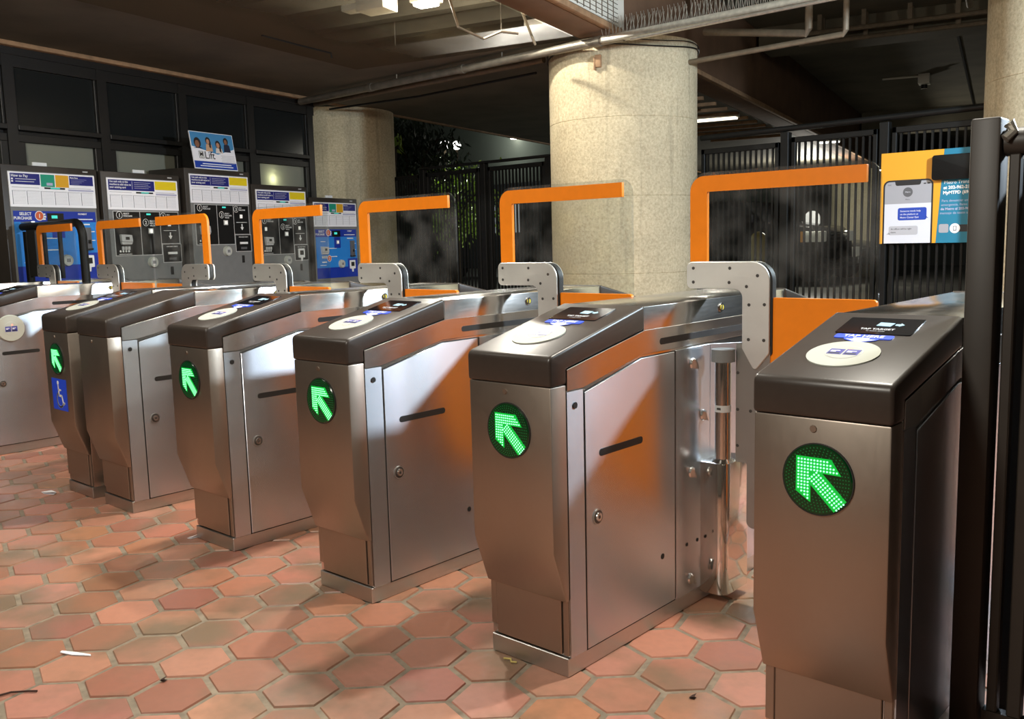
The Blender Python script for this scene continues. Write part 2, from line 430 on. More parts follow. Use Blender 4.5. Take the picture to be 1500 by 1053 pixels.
# ------------------------------------------------------------------ floor of hexagonal tiles
def build_floor():
    s = .2; bevel = .004; g = .0085
    bm = bmesh.new(); lay = bm.loops.layers.float_color.new('tile')
    e1 = Vector((math.cos(TH), math.sin(TH), 0))*s
    e2 = Vector((math.cos(TH+PI/3), math.sin(TH+PI/3), 0))*s
    o = Vector((-2.117, 1.70, 0))
    R = s/math.sqrt(3)
    shades = [(190, 134, 110), (182, 127, 103), (195, 139, 116), (174, 120, 98), (186, 130, 108), (166, 112, 92), (192, 132, 106)]
    for i in range(-70, 70):
        for j in range(-70, 70):
            c = o+e1*i+e2*j
            if not (-9.6 < c.x < 2.6 and -1.6 < c.y < 7.75): continue
            if c.dot(Nv) < -6.95: continue
            col = srgb(*[max(0, min(255, q+random.randint(-4, 4))) for q in random.choice(shades)])
            tx = random.uniform(-.0014, .0014); ty = random.uniform(-.0014, .0014)
            lv = []
            for rr, z in ((R-g, 0), (R-g-.002, 0.0)):
                lv.append([])
            base = []; top = []
            for k in range(6):
                a = TH+PI/6+PI/3*k
                dx, dy = math.cos(a), math.sin(a)
                base.append(bm.verts.new((c.x+dx*(R-g), c.y+dy*(R-g), -.007)))
                top.append(bm.verts.new((c.x+dx*(R-g-bevel), c.y+dy*(R-g-bevel), -.0005+tx*dx+ty*dy)))
            fs = [bm.faces.new(top)]
            for k in range(6): fs.append(bm.faces.new((base[k], base[(k+1) % 6], top[(k+1) % 6], top[k])))
            for f in fs:
                f.material_index = 0
                for l in f.loops: l[lay] = col
    q = [bm.verts.new(p) for p in ((-9.9, -2, -.0045), (3, -2, -.0045), (3, 7.8, -.0045), (-9.9, 7.8, -.0045))]
    f = bm.faces.new(q); f.material_index = 1
    me = bpy.data.meshes.new('floor'); bm.to_mesh(me); bm.free()
    me.materials.append(MATS['hex_tile']); me.materials.append(MATS['grout'])
    o_ = link('floor', me); o_['kind'] = 'structure'
build_floor()

# ------------------------------------------------------------------ fare gates
GW = .2926; GL = 1.8; GY = 1.815
SL = .2436                               # slope of the reader top
def slopeM():                            # local frame on the sloped top: x right, y up the slope, z normal
    a = math.atan(SL)
    return Matrix.Translation((0, .02, .9052)) @ Matrix.Rotation(a, 4, 'X')
def sl(mb):                              # text lies in x-z, so turn it onto the slope plane
    mb.M = slopeM() @ Matrix.Rotation(-PI/2, 4, 'X'); return mb

def mirrored(poly): return [(GL-y, z) for y, z in poly]

def g_body(w):
    m = MB('steel_band')
    m.prism([(.066, .055), (.066, .842), (.437, .925), (.437, 1.0), (1.363, 1.0), (1.363, .925), (1.734, .842), (1.734, .055)], 'x', .0005, w-.0005)
    return m
def g_plinth(w):
    m = MB('steel_plate'); m.box(.004, w-.002, .058, 1.742, 0, .054); return m
def g_front(w, rear=False):
    p = [(0, .369), (0, .8185), (.066, .8185), (.066, .2195), (.05, .2195)]
    m = MB('steel_front'); m.prism(mirrored(p) if rear else p, 'x', -.001, w+.001); return m
def g_skirt(w, rear=False):
    m = MB('steel_front')
    def b(x0, x1, y0, y1, z0, z1):
        if rear: y0, y1 = GL-y1, GL-y0
        m.box(x0, x1, y0, y1, z0, z1)
    b(.028, w-.024, .056, .067, .062, .2195); b(.002, .024, .060, .067, .085, .2195); b(w-.02, w-.002, .060, .067, .06, .2195)
    return m
def g_cap(w, rear=False):
    p = rpoly([(-.004, .819, 0), (-.004, .90, .020), (.437, 1.0052, 0), (.437, .932, 0), (.067, .860, 0), (.067, .819, 0)], 5)
    m = MB('black_cap'); m.prism(mirrored(p) if rear else p, 'x', -.004, w+.004); return m
def g_sideband(w):
    m = MB('steel_band')
    lo = [(.0665, .802), (.136, .802), (.423, .8605), (GL-.423, .8605), (GL-.136, .802), (GL-.0665, .802)]
    hi = [(GL-.0675, .859), (GL-.437, .931), (.437, .931), (.0675, .859)]
    for a, b in ((w-.001, w+.0035), (-.0035, .001)): m.prism(lo+hi, 'x', a, b)
    return m
def g_slot(w):
    m = MB('gap_black'); m.prism(stadium(.517, 1.30, .890, .020), 'x', w+.003, w+.0042); return m
DOOR = [(.138, .052), (.138, .791), (.4215, .8535), (.603, .8535), (.603, .052)]
def g_door(w):
    m = MB('steel_door'); m.prism([(y+.004*(1 if y < .3 else -1), z+(.004 if z < .1 else -.003)) for y, z in DOOR], 'x', w-.001, w+.004)
    return m
def g_doorgap(w):
    m = MB('gap_black'); m.prism(DOOR, 'x', w-.001, w+.0012); return m
def g_corner(w):
    m = MB('steel_door'); m.prism([(.0665, .0545), (.0665, .7985), (.1365, .7985), (.1365, .0545)], 'x', w-.001, w+.0025); return m
def g_panel(w):
    m = MB('steel_door'); m.prism([(.607, .052), (.607, .8535), (.815, .8535), (.815, .052)], 'x', w-.001, w+.0035)
    m.prism([(.818, .052), (.818, .8535), (1.66, .79), (1.66, .052)], 'x', w-.001, w+.0025); return m
def g_doorslot(w):
    m = MB('gap_black'); m.prism(stadium(.205, .420, .6085, .021), 'x', w+.0035, w+.0048); return m
def g_lock(w):
    m = MB('steel_plate'); a = w+.004
    m.cyl((a-.001, .193, .428), (a+.003, .193, .428), .022, n=28)
    m.cyl((a+.003, .193, .428), (a+.0035, .193, .428), .019, n=28, m='screw_dark')
    m.cyl((a+.003, .193, .428), (a+.007, .193, .428), .013, .012, n=24, m='lock_metal')
    m.cyl((a+.007, .193, .428), (a+.0075, .193, .428), .005, n=10, m='screw_dark')
    return m
def g_hole(w, y, z, r=.009):
    m = MB('gap_black'); m.cyl((w+.002, y, z), (w+.005, y, z), r, n=16); return m
def g_bolt(w, y, z):
    m = MB('lock_metal'); a = w+.003
    m.cyl((a, y, z), (a+.006, y, z), .019, .016, n=24)
    m.M = Matrix.Translation((a+.006, y, z)) @ Matrix.Rotation(.5, 4, 'X')
    m.box(0, .010, -.003, .003, -.018, .018)
    return m
def g_sensor(w):
    m = MB('chrome'); m.cyl((w+.0, .891, .967), (w+.004, .891, .967), .014, n=20)
    m.cyl((w+.004, .891, .967), (w+.006, .891, .967), .009, n=20, m='sensor_amber')
    m.prism(rect(.884, .892, .957, .977), 'x', w+.006, w+.0066, 'gap_black'); return m
def g_rivet(w):
    m = MB('steel_front'); m.cyl((w*.455, 0, .796), (w*.455, -.0025, .796), .008, .007, n=18); return m
AX, AZ, AR = .1455, .690, .0775
def g_lens(w):
    m = MB('lens_green'); x = w*.497
    m.cyl((x, .002, AZ), (x, -.004, AZ), AR, n=48, m='rubber')
    m.cyl((x, -.004, AZ), (x, -.0065, AZ), AR*.965, AR*.93, n=48)
    return m
def arrow_pts():
    p = .0069; cx, cz = -.040, .041; out = []
    for r in range(4):
        for k in range(10+r): out.append((cx+k*p, cz-r*p))
        for k in range(4, 10+r): out.append((cx+r*p, cz-k*p))
    s = .7071*p
    for i in range(13):
        for j in range(4):
            x = -.008+i*s*1.0+(j-1.5)*s; z = .008-i*s*1.0+(j-1.5)*s
            if x < cx+4*p-.001 and z > cz-4*p+.001: continue
            out.append((x, z))
    return out
def g_leds(w):
    m = MB('led_green'); x0 = w*.497
    for x, z in arrow_pts():
        m.prism(disc(x0+x, AZ+z, .0021, 6), 'y', -.0085, -.0075)
    return m
def g_dim(w):
    m = MB('led_dim'); x0 = w*.497; lit = arrow_pts()
    for r in (.068, .062, .056, .05, .044, .038, .030):
        n = int(2*PI*r/.0075)
        for k in range(n):
            x, z = r*math.cos(2*PI*k/n), r*math.sin(2*PI*k/n)
            if min((x-a)**2+(z-b)**2 for a, b in lit) < .0075**2: continue
            m.prism(disc(x0+x, AZ+z, .0014, 5), 'y', -.0072, -.0066)
    return m
def g_glow(w):
    m = MB('glow_green'); x = w*.497
    o = .006; p = .0069; cx, cz = -.040, .041
    head = [(cx-o, cz+o), (cx+9.3*p+o, cz+o), (cx+13*p+o*.3, cz-3*p-o), (cx+5*p+o, cz-3.4*p-o*.4), (cx+3.4*p+o*.4, cz-5*p-o), (cx+3*p+o, cz-13*p-o*.3), (cx-o, cz-9.3*p-o)]
    m.prism([(x+a, AZ+b) for a, b in head], 'y', -.0069, -.0064)
    d = 2.3*.7071*p+.002; a = (-.010, .010); b = (.0535, -.0535)
    m.prism([(x+a[0]-d, AZ+a[1]-d), (x+b[0]-d-.003, AZ+b[1]-d+.003), (x+b[0]+d-.003, AZ+b[1]+d+.003), (x+a[0]+d, AZ+a[1]+d)], 'y', -.0071, -.0066)
    return m
def g_screen(w):
    m = sl(MB('screen')); k = w/GW
    x0, x1, z0, z1 = .058*k, .230*k, .270, .380
    m.prism(rpoly([(x0, z0, .004), (x1, z0, .004), (x1, z1, .004), (x0, z1, .004)], 3), 'y', -.0015, .002)
    m.prism([(.135, .325), (.168, .322), (.172, .345), (.138, .348)], 'y', -.0021, -.0016, 'screen_glyph')
    m.prism([(.176, .330), (.186, .328), (.186, .324), (.196, .335), (.186, .346), (.186, .340), (.176, .339)], 'y', -.0021, -.0016, 'screen_glyph')
    m.text('TAP TARGET', .0135, (.146*k, -.0022, .296), 'screen_text', 'CENTER', .0003)
    m.text('or insert ticket', .007, (.146*k, -.0022, .285), 'screen_text', 'CENTER')
    return m
def g_sticker(w):
    m = sl(MB('sticker_blue')); k = w/GW
    m.prism(rpoly([(.068*k, .236, .006), (.20*k, .236, .006), (.20*k, .262, .006), (.068*k, .262, .006)], 3), 'y', -.0012, .002)
    m.prism([(.134-.018, .239), (.134-.018, .229), (.134-.034, .229), (.134, .210), (.134+.034, .229), (.134+.018, .229), (.134+.018, .239)], 'y', -.0016, -.0011, 'sticker_white')
    m.prism([(.134-.040, .236), (.134-.036, .226), (.134, .206), (.134+.036, .226), (.134+.040, .236)], 'y', -.0012, -.0007)
    m.text('TAP HERE', .021, (.134*k, -.0017, .2435), 'sticker_white', 'CENTER', .0004)
    return m
def g_reader(w):
    m = sl(MB('reader_white')); x, y = .133*w/GW, .132
    m.prism(disc(x, y, .0775, 48), 'y', -.003, .003)
    m.prism(disc(x, y+.006, .040, 36), 'y', -.0034, -.0028, 'light_grey')
    m.prism(disc(x, y+.006, .038, 36), 'y', -.0038, -.0030, 'reader_white')
    card(m, x, y+.006, .030, -.0042)
    return m
def card(m, x, y, h, d):
    # two small printed cards inside the reader target
    for s, a in ((-1, 0), (1, 0)):
        x0 = x+(.002 if s > 0 else -.034)
        m.prism(rect(x0, x0+.032, y-.016, y+.016), 'y', d, d+.0006, 'qr_blue')
        m.prism(rect(x0+.003, x0+.028, y-.013, y-.006), 'y', d-.0003, d, 'qr_dark')
        m.prism(rect(x0+.004, x0+.024, y+.004, y+.007), 'y', d-.0003, d, 'paper')
        m.prism(rect(x0+.004, x0+.016, y-.002, y+.001), 'y', d-.0003, d, 'paper')
    m.prism(disc(x+.006, y+.024, .006, 12), 'y', d, d+.0006, 'pink_lamp')

# swing barrier, drawn with x measured from the cabinet edge it hangs beside
BY = .83
def b_pts(pts, mir):
    return [((GW-x) if mir else x, z)+tuple(r) for x, z, *r in pts]
def barrier_meshes(mir, ext):
    X = lambda x: x if x < .6 else x+ext
    P = lambda pts: rpoly(b_pts([(X(p[0]),)+tuple(p[1:]) for p in pts], mir), 7)
    glass = P([(.216, 1.05, .01), (.216, 1.402, .055), (.828, 1.402, .05), (.828, .262, .03), (.425, .262, .02), (.425, 1.05, 0)])
    e2 = ext*.0
    oband = P([(.218, 1.119, 0), (.218, 1.391, .048), (.788-ext*.9, 1.391, .002), (.788-ext*.9, 1.341, .002), (.279, 1.341, .004), (.279, 1.119, 0)])
    opan = P([(.492, .30, .01), (.826, .30, .01), (.826, 1.007, .012), (.492, 1.007, .002)])
    brk = P([(.213, 1.032, .018), (.213, 1.118, .020), (.504, 1.118, .058), (.504, .835, .01), (.455, .775, .01), (.412, .845, .01), (.412, 1.032, .026)])
    low = P([(.388, .475, .006), (.388, .86, .006), (.504, .86, .006), (.504, .262, .02), (.428, .262, .022), (.428, .475, .006)])
    return glass, oband, opan, brk, low
SCREWS = [(.238, 1.098), (.238, 1.053), (.369, 1.098), (.367, 1.053), (.464, 1.075), (.427, 1.041), (.436, .984), (.488, .986), (.435, .875), (.487, .875), (.395, .766), (.395, .647), (.440, .646), (.395, .529)]
def make_barrier(parent, mir=False, ext=0.0, dx=0.0, labels=True):
    k = ('m' if mir else 's')+str(ext)
    gl, ob, op, br, lo = barrier_meshes(mir, ext)
    g = part('barrier_panel', parent, 'bg'+k, lambda: MB('glass').prism(gl, 'y', BY-.005, BY+.005), 'clear swing panel edged in orange')
    g.location.x = dx
    part('orange_band', g, 'bo'+k, lambda: MB('orange').prism(ob, 'y', BY-.0065, BY+.0065), 'orange band around the panel top')
    part('orange_panel', g, 'bp'+k, lambda: MB('orange').prism(op, 'y', BY-.007, BY+.007), 'solid orange lower panel')
    def gasket():
        m = MB('rubber'); c = Vector((sum(p[0] for p in br)/len(br), sum(p[1] for p in br)/len(br)))
        off = -.006 if mir else .006
        m.prism([(x+off, z-.001) for x, z in br], 'y', BY-.012, BY+.012); return m
    part('gasket', g, 'bk'+k, gasket)
    def bracket():
        m = MB('bracket_metal'); m.prism(br, 'y', BY-.021, BY-.013); m.prism(br, 'y', BY+.013, BY+.021); return m
    part('bracket', g, 'bb'+k, bracket, 'brushed steel corner bracket', bevel=.0015, seg=1)
    def lower():
        m = MB('steel_plate'); m.prism(lo, 'y', BY-.0125, BY-.0075); m.prism(lo, 'y', BY+.0075, BY+.0125); return m
    part('backing_plate', g, 'bl'+k, lower)
    for i, (sx, sz) in enumerate(SCREWS):
        x = (GW-sx) if mir else sx
        y = BY-.021 if sz > .8 else BY-.0125
        part('screw', g, 'bs%s%d' % (k, i), lambda: MB('screw_dark').cyl((x, y-.0012, sz), (x, y+.001, sz), .0052, n=14))
    return g
def g_housing(w):
    p = rpoly([(w-.0, .755, 0), (w+.092, .755, .03), (w+.092, .925, .02), (w-.0, .925, 0)], 6)
    m = MB('chrome'); m.prism(p, 'z', .035, .475); return m
def g_shaft(w):
    m = MB('chrome'); m.cyl((w+.062, .795, .475), (w+.062, .795, .805), .0255, n=36)
    m.cyl((w+.062, .795, .475), (w+.062, .795, .486), .036, .030, n=36)
    return m
def g_shaftcap(w):
    m = MB('machine_grey'); m.cyl((w+.062, .795, .802), (w+.062, .795, .842), .038, .0375, n=36); return m
def g_shaftlabel(w):
    m = MB('light_grey'); m.cyl((w+.062, .795, .640), (w+.062, .795, .662), .0260, n=36)
    m.box(w+.055, w+.068, .7683, .770, .648, .655, 'screw_dark'); return m
def g_isa(w):
    m = MB('sticker_blue'); m.prism(rect(.056, .218, .436, .590), 'y', -.0025, .001)
    cx, cz = .137, .505
    def st(pts, r, d=-.0032):
        for a, b in zip(pts, pts[1:]):
            A = Vector(a); B = Vector(b); t = (B-A).normalized(); nn = Vector((-t.y, t.x))*r
            m.prism([tuple(A+nn), tuple(A-nn), tuple(B-nn), tuple(B+nn)], 'y', d, -.0024, 'sticker_white')
        for a in pts: m.prism(disc(a[0], a[1], r, 12), 'y', d, -.0024, 'sticker_white')
    m.prism(disc(.128, .571, .010, 16), 'y', -.0032, -.0024, 'sticker_white')
    st([(.129, .556), (.132, .508), (.163, .508), (.177, .468), (.188, .473)], .0055)
    st([(.131, .536), (.156, .536)], .0045)
    st([(.141+.036*math.cos(a), .488+.036*math.sin(a)) for a in [math.radians(t) for t in range(118, 330, 12)]], .005)
    return m

def make_gate(x, label, w=GW, reader=True, arrow=True, barrier='std', side=True, shaft=True):
    r = empty('fare_gate', (x, GY, 0)); tag(r, label, 'fare gate', 'row of fare gates')
    k = '%.3f' % w
    part('plinth', r, 'pl'+k, lambda: g_plinth(w), bevel=.002, seg=1)
    part('cabinet_body', r, 'bd'+k, lambda: g_body(w), bevel=.003, seg=2)
    for rear in (False, True):
        s = k+str(rear)
        part('end_panel', r, 'fr'+s, lambda: g_front(w, rear), bevel=.004, seg=2)
        part('skirt', r, 'sk'+s, lambda: g_skirt(w, rear), bevel=.0015, seg=1)
        part('cap', r, 'cp'+s, lambda: g_cap(w, rear), 'dark bronze sloping cap', bevel=.009, seg=3)
    part('side_band', r, 'sb'+k, lambda: g_sideband(w), bevel=.001, seg=1)
    if arrow:
        l = part('arrow_light', r, 'ln'+k, lambda: g_lens(w), 'round lamp showing a lit green arrow')
        part('arrow_glow', l, 'gl'+k, lambda: g_glow(w)); part('arrow_leds', l, 'ld'+k, lambda: g_leds(w))
        part('unlit_leds', l, 'dm'+k, lambda: g_dim(w))
    part('rivet', r, 'rv'+k, lambda: g_rivet(w))
    if reader:
        part('screen', r, 'sc'+k, lambda: g_screen(w), 'small black display'); part('tap_sticker', r, 'ts'+k, lambda: g_sticker(w), 'blue sticker reading TAP HERE')
        part('card_reader', r, 'rd'+k, lambda: g_reader(w), 'white round card target')
    if side == 'plain':
        part('door_gap', r, 'dg'+k, lambda: g_doorgap(w)); part('access_door', r, 'dr'+k, lambda: g_door(w), bevel=.0015, seg=1)
        part('corner_strip', r, 'cs'+k, lambda: g_corner(w)); part('side_panel', r, 'sp'+k, lambda: g_panel(w), bevel=.001, seg=1)
    elif side:
        part('access_slot', r, 'sl'+k, lambda: g_slot(w))
        part('door_gap', r, 'dg'+k, lambda: g_doorgap(w)); d = part('access_door', r, 'dr'+k, lambda: g_door(w), bevel=.0015, seg=1)
        part('lock', d, 'lk'+k, lambda: g_lock(w)); part('slot', d, 'ds'+k, lambda: g_doorslot(w))
        part('hole', d, 'h1'+k, lambda: g_hole(w, .526, .219))
        c = part('corner_strip', r, 'cs'+k, lambda: g_corner(w)); part('hole', c, 'h2'+k, lambda: g_hole(w, .100, .759))
        q = part('side_panel', r, 'sp'+k, lambda: g_panel(w), bevel=.001, seg=1)
        for i, (by, bz) in enumerate(((.71, .801), (.773, .625), (.702, .449), (.773, .272), (.695, .096))):
            part('bolt', q, 'bt%d' % i+k, lambda: g_bolt(w, by, bz))
        for i, (by, bz) in enumerate(((.67, .218), (.735, .217))): part('hole', q, 'hq%d' % i+k, lambda: g_hole(w, by, bz, .006))
        part('sensor', r, 'se'+k, lambda: g_sensor(w))
    if shaft:
        h = part('hinge_housing', r, 'hh'+k, lambda: g_housing(w), bevel=.003, seg=2)
        part('hinge_shaft', r, 'hs'+k, lambda: g_shaft(w)); part('shaft_cap', r, 'hc'+k, lambda: g_shaftcap(w), 'grey cap on the hinge shaft')
        part('shaft_label', r, 'hl'+k, lambda: g_shaftlabel(w))
    if barrier == 'std': make_barrier(r)
    elif barrier == 'wide': make_barrier(r, False, .085, .085)
    elif barrier == 'mir': make_barrier(r, True, 0, .107)
    return r

make_gate(-.9236, 'nearest fare gate, at the right edge beside the dark post, arrow lamp largest', barrier=None, side='plain', shaft=False)
make_gate(-1.7938, 'second fare gate from the right, tall chrome hinge shaft in view on its side')
make_gate(-2.6331, 'third fare gate from the right, its swing panel standing in front of the big column')
make_gate(-3.4903, 'fourth fare gate from the right, between the gate without an arrow and the third gate')
make_gate(-4.34, 'fare gate with plain front, no arrow lamp and no card target', reader=False, arrow=False)
acc = make_gate(-4.7432, 'slim fare gate with blue wheelchair sticker below its green arrow', w=.2795, barrier='mir', side=False, shaft=False)
one('wheelchair_sticker', g_isa(.2795), acc, 'blue square with white wheelchair symbol')
g7 = make_gate(-6.2126, 'fare gate across the wide aisle with a white card disc on its side', barrier='wide')
def side_reader():
    m = MB('reader_white'); m.M = Matrix.Translation((GW+.004, .264, .757)) @ Matrix.Rotation(PI/2, 4, 'Z')
    m.cyl((0, 0, 0), (0, -.012, 0), .081, .076, n=48)
    m.prism(disc(0, 0, .040, 36), 'y', -.0132, -.0118, 'light_grey')
    m.prism(disc(0, 0, .038, 36), 'y', -.0138, -.0125, 'reader_white')
    card(m, 0, -.004, .03, -.0145)
    return m
one('side_card_reader', side_reader(), g7, 'white round card target on the side')
make_gate(-7.075, 'farthest fare gate, nearest the ticket machines, mostly hidden at the left edge')

# ------------------------------------------------------------------ ticket machines along the window wall
MW = .815
def header(w0, w1, z0, z1, kind):
    """white fare board; local x along, z up"""
    m = MB('paper'); W = w1-w0; H = z1-z0; y = -.010
    m.prism(rect(w0, w1, z0, z1), 'y', y, 0)
    def r(a, b, c, d, mat, lift=.0006): m.prism(rect(w0+W*a, w0+W*b, z0+H*c, z0+H*d), 'y', y-lift, y, mat)
    def t(s, a, c, size, mat='sticker_white', lift=.0012): m.text(s, size, (w0+W*a, y-lift, z0+H*c), mat, bold=.0006)
    if kind == 'blue':
        r(.02, .345, .64, .96, 'navy'); r(.355, .515, .60, .96, 'teal_green'); r(.525, .68, .60, .96, 'amber'); r(.69, .98, .68, .96, 'navy')
        t('How to Pay', .03, .855, .028); t('Metro Fares', .70, .885, .014)
        for i in range(2):
            r(.075, .30-.02*i, .79-.07*i, .805-.07*i, 'sticker_white', .0012); r(.03, .05, .775-.07*i, .82-.07*i, 'sticker_white', .0012)
        for i in range(4): r(.71, .9-.03*i, .85-.045*i, .857-.045*i, 'pale_lilac', .0012)
        r(.42, .49, .64, .72, 'pale_lilac', .0012)
    else:
        r(.02, .655, .62, .95, 'navy'); r(.665, .98, .68, .96, 'yellow')
        for i, s in enumerate(('Use cash only at this', 'machine to add value to', 'your existing card')):
            t(s, .035, .865-.09*i, .022)
        r(.34, .343, .66, .92, 'sticker_white', .0012)
        for i in range(4): r(.37, .60-.03*(i % 2), .88-.06*i, .888-.06*i, 'sticker_white', .0012)
        for i in range(3): r(.70, .94-.06*i, .88-.06*i, .886-.06*i, 'amber', .0012)
    r(.39, .63, .535, .585, 'panel_black', .002); r(.46, .57, .547, .573, 'led_teal', .0026)
    r(.03, .33, .55, .565, 'grid_grey'); r(.67, .98, .50, .55, 'pale_lilac'); r(.67, .95, .575, .59, 'grid_grey')
    for i in range(6):
        x0 = .03+.158*i
        r(x0, x0+.006, .07, .47, 'text_grey')
        for j in range(9): r(x0+.012, x0+.145, .09+.042*j, .097+.042*j, 'grid_grey')
        r(x0+.01, x0+.148, .455, .47, 'grid_grey')
    return m
def mk_machine(t0, ztop, label, blue):
    r = empty('ticket_machine', ND(-6.5, t0), RZ); tag(r, label, 'ticket machine', 'ticket machines along the window wall')
    W = MW
    one('cabinet', MB('machine_dark').box(0, W, 0, .455, .0, ztop), r, bevel=.006)
    x0, x1 = .045, .045+.735; zb = ztop-.31; zt = ztop-.052
    one('face_plate', MB('machine_grey').box(x0, x1, -.006, .001, .22, zt+.006), r, bevel=.001, seg=1)
    one('fare_board', header(x0, x1, zb, zt, 'blue' if blue else 'grey'), r, 'white fare table with coloured headings')
    one('top_tab', MB('light_grey').box(W-.13, W-.085, -.003, .0, ztop-.030, ztop-.020), r)
    y = -.006
    def rr(m, a, b, c, d, mat=None, lift=.003): m.prism(rect(x0+a, x0+b, zb+c, zb+d), 'y', y-lift, y, mat)
    if blue:
        m = MB('machine_blue'); rr(m, .015, .72, -.56, -.03)
        rr(m, .015, .72, -.445, -.112, 'machine_sky', .0034); rr(m, .545, .72, -.56, -.355, 'machine_blue', .0038)
        one('instruction_panel', m, r, 'blue instruction panel')
        m = MB('sticker_white')
        m.text('SELECT', .030, (x0+.16, y-.0042, zb-.062), None, 'RIGHT', .0008); m.text('PURCHASE', .030, (x0+.16, y-.0042, zb-.094), None, 'RIGHT', .0008)
        m.text('PAYMENT', .018, (x0+.60, y-.0042, zb-.055), None, 'CENTER', .0006)
        rr(m, .50, .69, -.094, -.086, None, .0042)
        for i in range(3): rr(m, .245, .275+.006*(i % 2), -.060-.018*i, -.048-.018*i, None, .0042)
        for a, b, c, d in ((.55, .66, -.135, -.125), (.09, .17, -.165, -.158), (.10, .18, -.39, -.378), (.20, .36, -.24, -.232), (.20, .36, -.33, -.322), (.66, .70, -.19, -.184), (.66, .70, -.26, -.254), (.07, .17, -.42, -.414)):
            rr(m, a, b, c, d, None, .0042)
        one('panel_lettering', m, r, 'white lettering')
        for i, (cx, cz, rad) in enumerate(((.225, -.066, .032), (.225, -.345, .03))):
            m = MB('red_orange')
            m.prism(disc(x0+cx, zb+cz, rad+.005, 28), 'y', y-.0042, y, 'sticker_white'); m.prism(disc(x0+cx, zb+cz, rad, 28), 'y', y-.0048, y)
            m.text(str(i+1), .042, (x0+cx, y-.0054, zb+cz-.015), 'sticker_white', 'CENTER', .001)
            one('number_disc', m, r, 'orange disc with a white number')
        m = MB('panel_black'); rr(m, .29, .43, -.112, -.045, None, .006); rr(m, .325, .375, -.085, -.062, 'led_teal', .0066); one('display', m, r)
        m = MB('machine_blue'); rr(m, .32, .43, -.235, -.115, None, .0042); m.prism(rect(x0+.358, x0+.398, zb-.190, zb-.150), 'y', y-.011, y, 'light_grey')
        m.prism(rect(x0+.366, x0+.390, zb-.183, zb-.157), 'y', y-.0118, y, 'button_white')
        one('lit_button', m, r, 'small white square button')
        m = MB('mid_grey'); m.box(x0+.595, x0+.650, y-.030, y, zb-.320, zb-.155); m.prism(rect(x0+.605, x0+.640, zb-.285, zb-.25), 'y', y-.034, y, 'panel_black')
        m.box(x0+.59, x0+.655, y-.036, y, zb-.335, zb-.318, 'panel_black'); one('banknote_slot', m, r, bevel=.003)
    else:
        m = MB('light_grey')
        rr(m, .038, .724, -.385, -.010, None, .0025); rr(m, .525, .735, -.455, -.29, None, .0025)
        one('panel_frame', m, r, 'white outlines round the black panels')
        m = MB('panel_black')
        rr(m, .044, .305, -.379, -.016, None, .0032); rr(m, .312, .515, -.379, -.016, None, .0032); rr(m, .522, .718, -.285, -.016, None, .0032)
        rr(m, .531, .729, -.449, -.296, None, .0034)
        one('instruction_panel', m, r, 'glossy black instruction panels')
        for i, (cx, cz) in enumerate(((.10, -.045), (.365, -.105), (.555, -.05))):
            m = MB('sticker_white')
            m.prism(disc(x0+cx, zb+cz, .031, 28), 'y', y-.0037, y); m.prism(disc(x0+cx, zb+cz, .027, 28), 'y', y-.0042, y, 'panel_black')
            m.text(str(i+1), .042, (x0+cx, y-.0048, zb+cz-.015), None, 'CENTER', .001)
            one('number_disc', m, r, 'white ringed number')
            m = MB('sticker_white')
            for j, w_ in enumerate((('SELECT', 'PURCHASE'), ('SELECT', 'PURCHASE', 'VALUE'), ('PAY', 'MACHINE'))[i]):
                m.text(w_, .018, (x0+cx+.04, y-.0045, zb+cz+.006-.019*j), None, bold=.0004)
            one('panel_lettering', m, r)
        m = MB('sticker_white'); m.prism([(x0+.60, zb-.22), (x0+.615, zb-.22), (x0+.615, zb-.19), (x0+.628, zb-.19), (x0+.628, zb-.22), (x0+.643, zb-.22), (x0+.6215, zb-.25)], 'y', y-.0042, y)
        rr(m, .55, .69, -.176, -.172, None, .0042); one('arrow_mark', m, r, 'white downward arrow')
        m = MB('sticker_white'); m.text('PURCHASES TICKETS', .013, (x0+.63, y-.0045, zb-.318), None, 'CENTER', .0003); one('panel_lettering', m, r)
        m = MB('sticker_white')
        for i in range(4): m.prism(disc(x0+.085+.028*i, zb-.345, .009, 12), 'y', y-.0042, y)
        rr(m, .07, .20, -.372, -.368, None, .0042); one('coin_symbols', m, r)
        m = MB('button_white'); rr(m, .60, .632, -.135, -.10, None, .006); one('lit_button', m, r, 'small white square button')
        m = MB('button_white'); rr(m, .385, .435, -.20, -.155, 'light_grey', .010); rr(m, .392, .428, -.193, -.162, None, .0108); one('lit_button', m, r, 'larger framed white button')
        m = MB('button_white'); rr(m, .10, .13, -.145, -.11, None, .006); one('lit_button', m, r, 'small white square button')
        m = MB('panel_black'); rr(m, .37, .43, -.05, -.02, None, .006); rr(m, .375, .42, -.042, -.028, 'led_teal', .0066); one('display', m, r)
        m = MB('gap_black'); m.prism(stadium(x0+.60, x0+.632, zb-.52, .03), 'y', y-.002, y); rr(m, .60, .632, -.56, -.49, None, .003); one('coin_return', m, r)
    # shared fittings
    m = MB('light_grey'); a = x0+(.09 if blue else .09); zz = zb-(.245 if blue else .235)
    m.prism([(a, zz-.03), (a+.11, zz-.035), (a+.105, zz+.025), (a-.005, zz+.03)], 'y', y-.03, y)
    m.prism(rect(a+.03, a+.075, zz-.018, zz+.012), 'y', y-.032, y, 'gap_black')
    m.prism([(a+.005, zz-.055), (a+.10, zz-.055), (a+.11, zz-.036), (a, zz-.031)], 'y', y-.025, y)
    for i in range(3): m.box(a+.01+.03*i, a+.032+.03*i, y-.012, y, zz-.10, zz-.07)
    one('coin_unit', m, r, bevel=.003, seg=1)
    bx, bz = (x0+.425, zb-.41) if blue else (x0+.405, zb-.445)
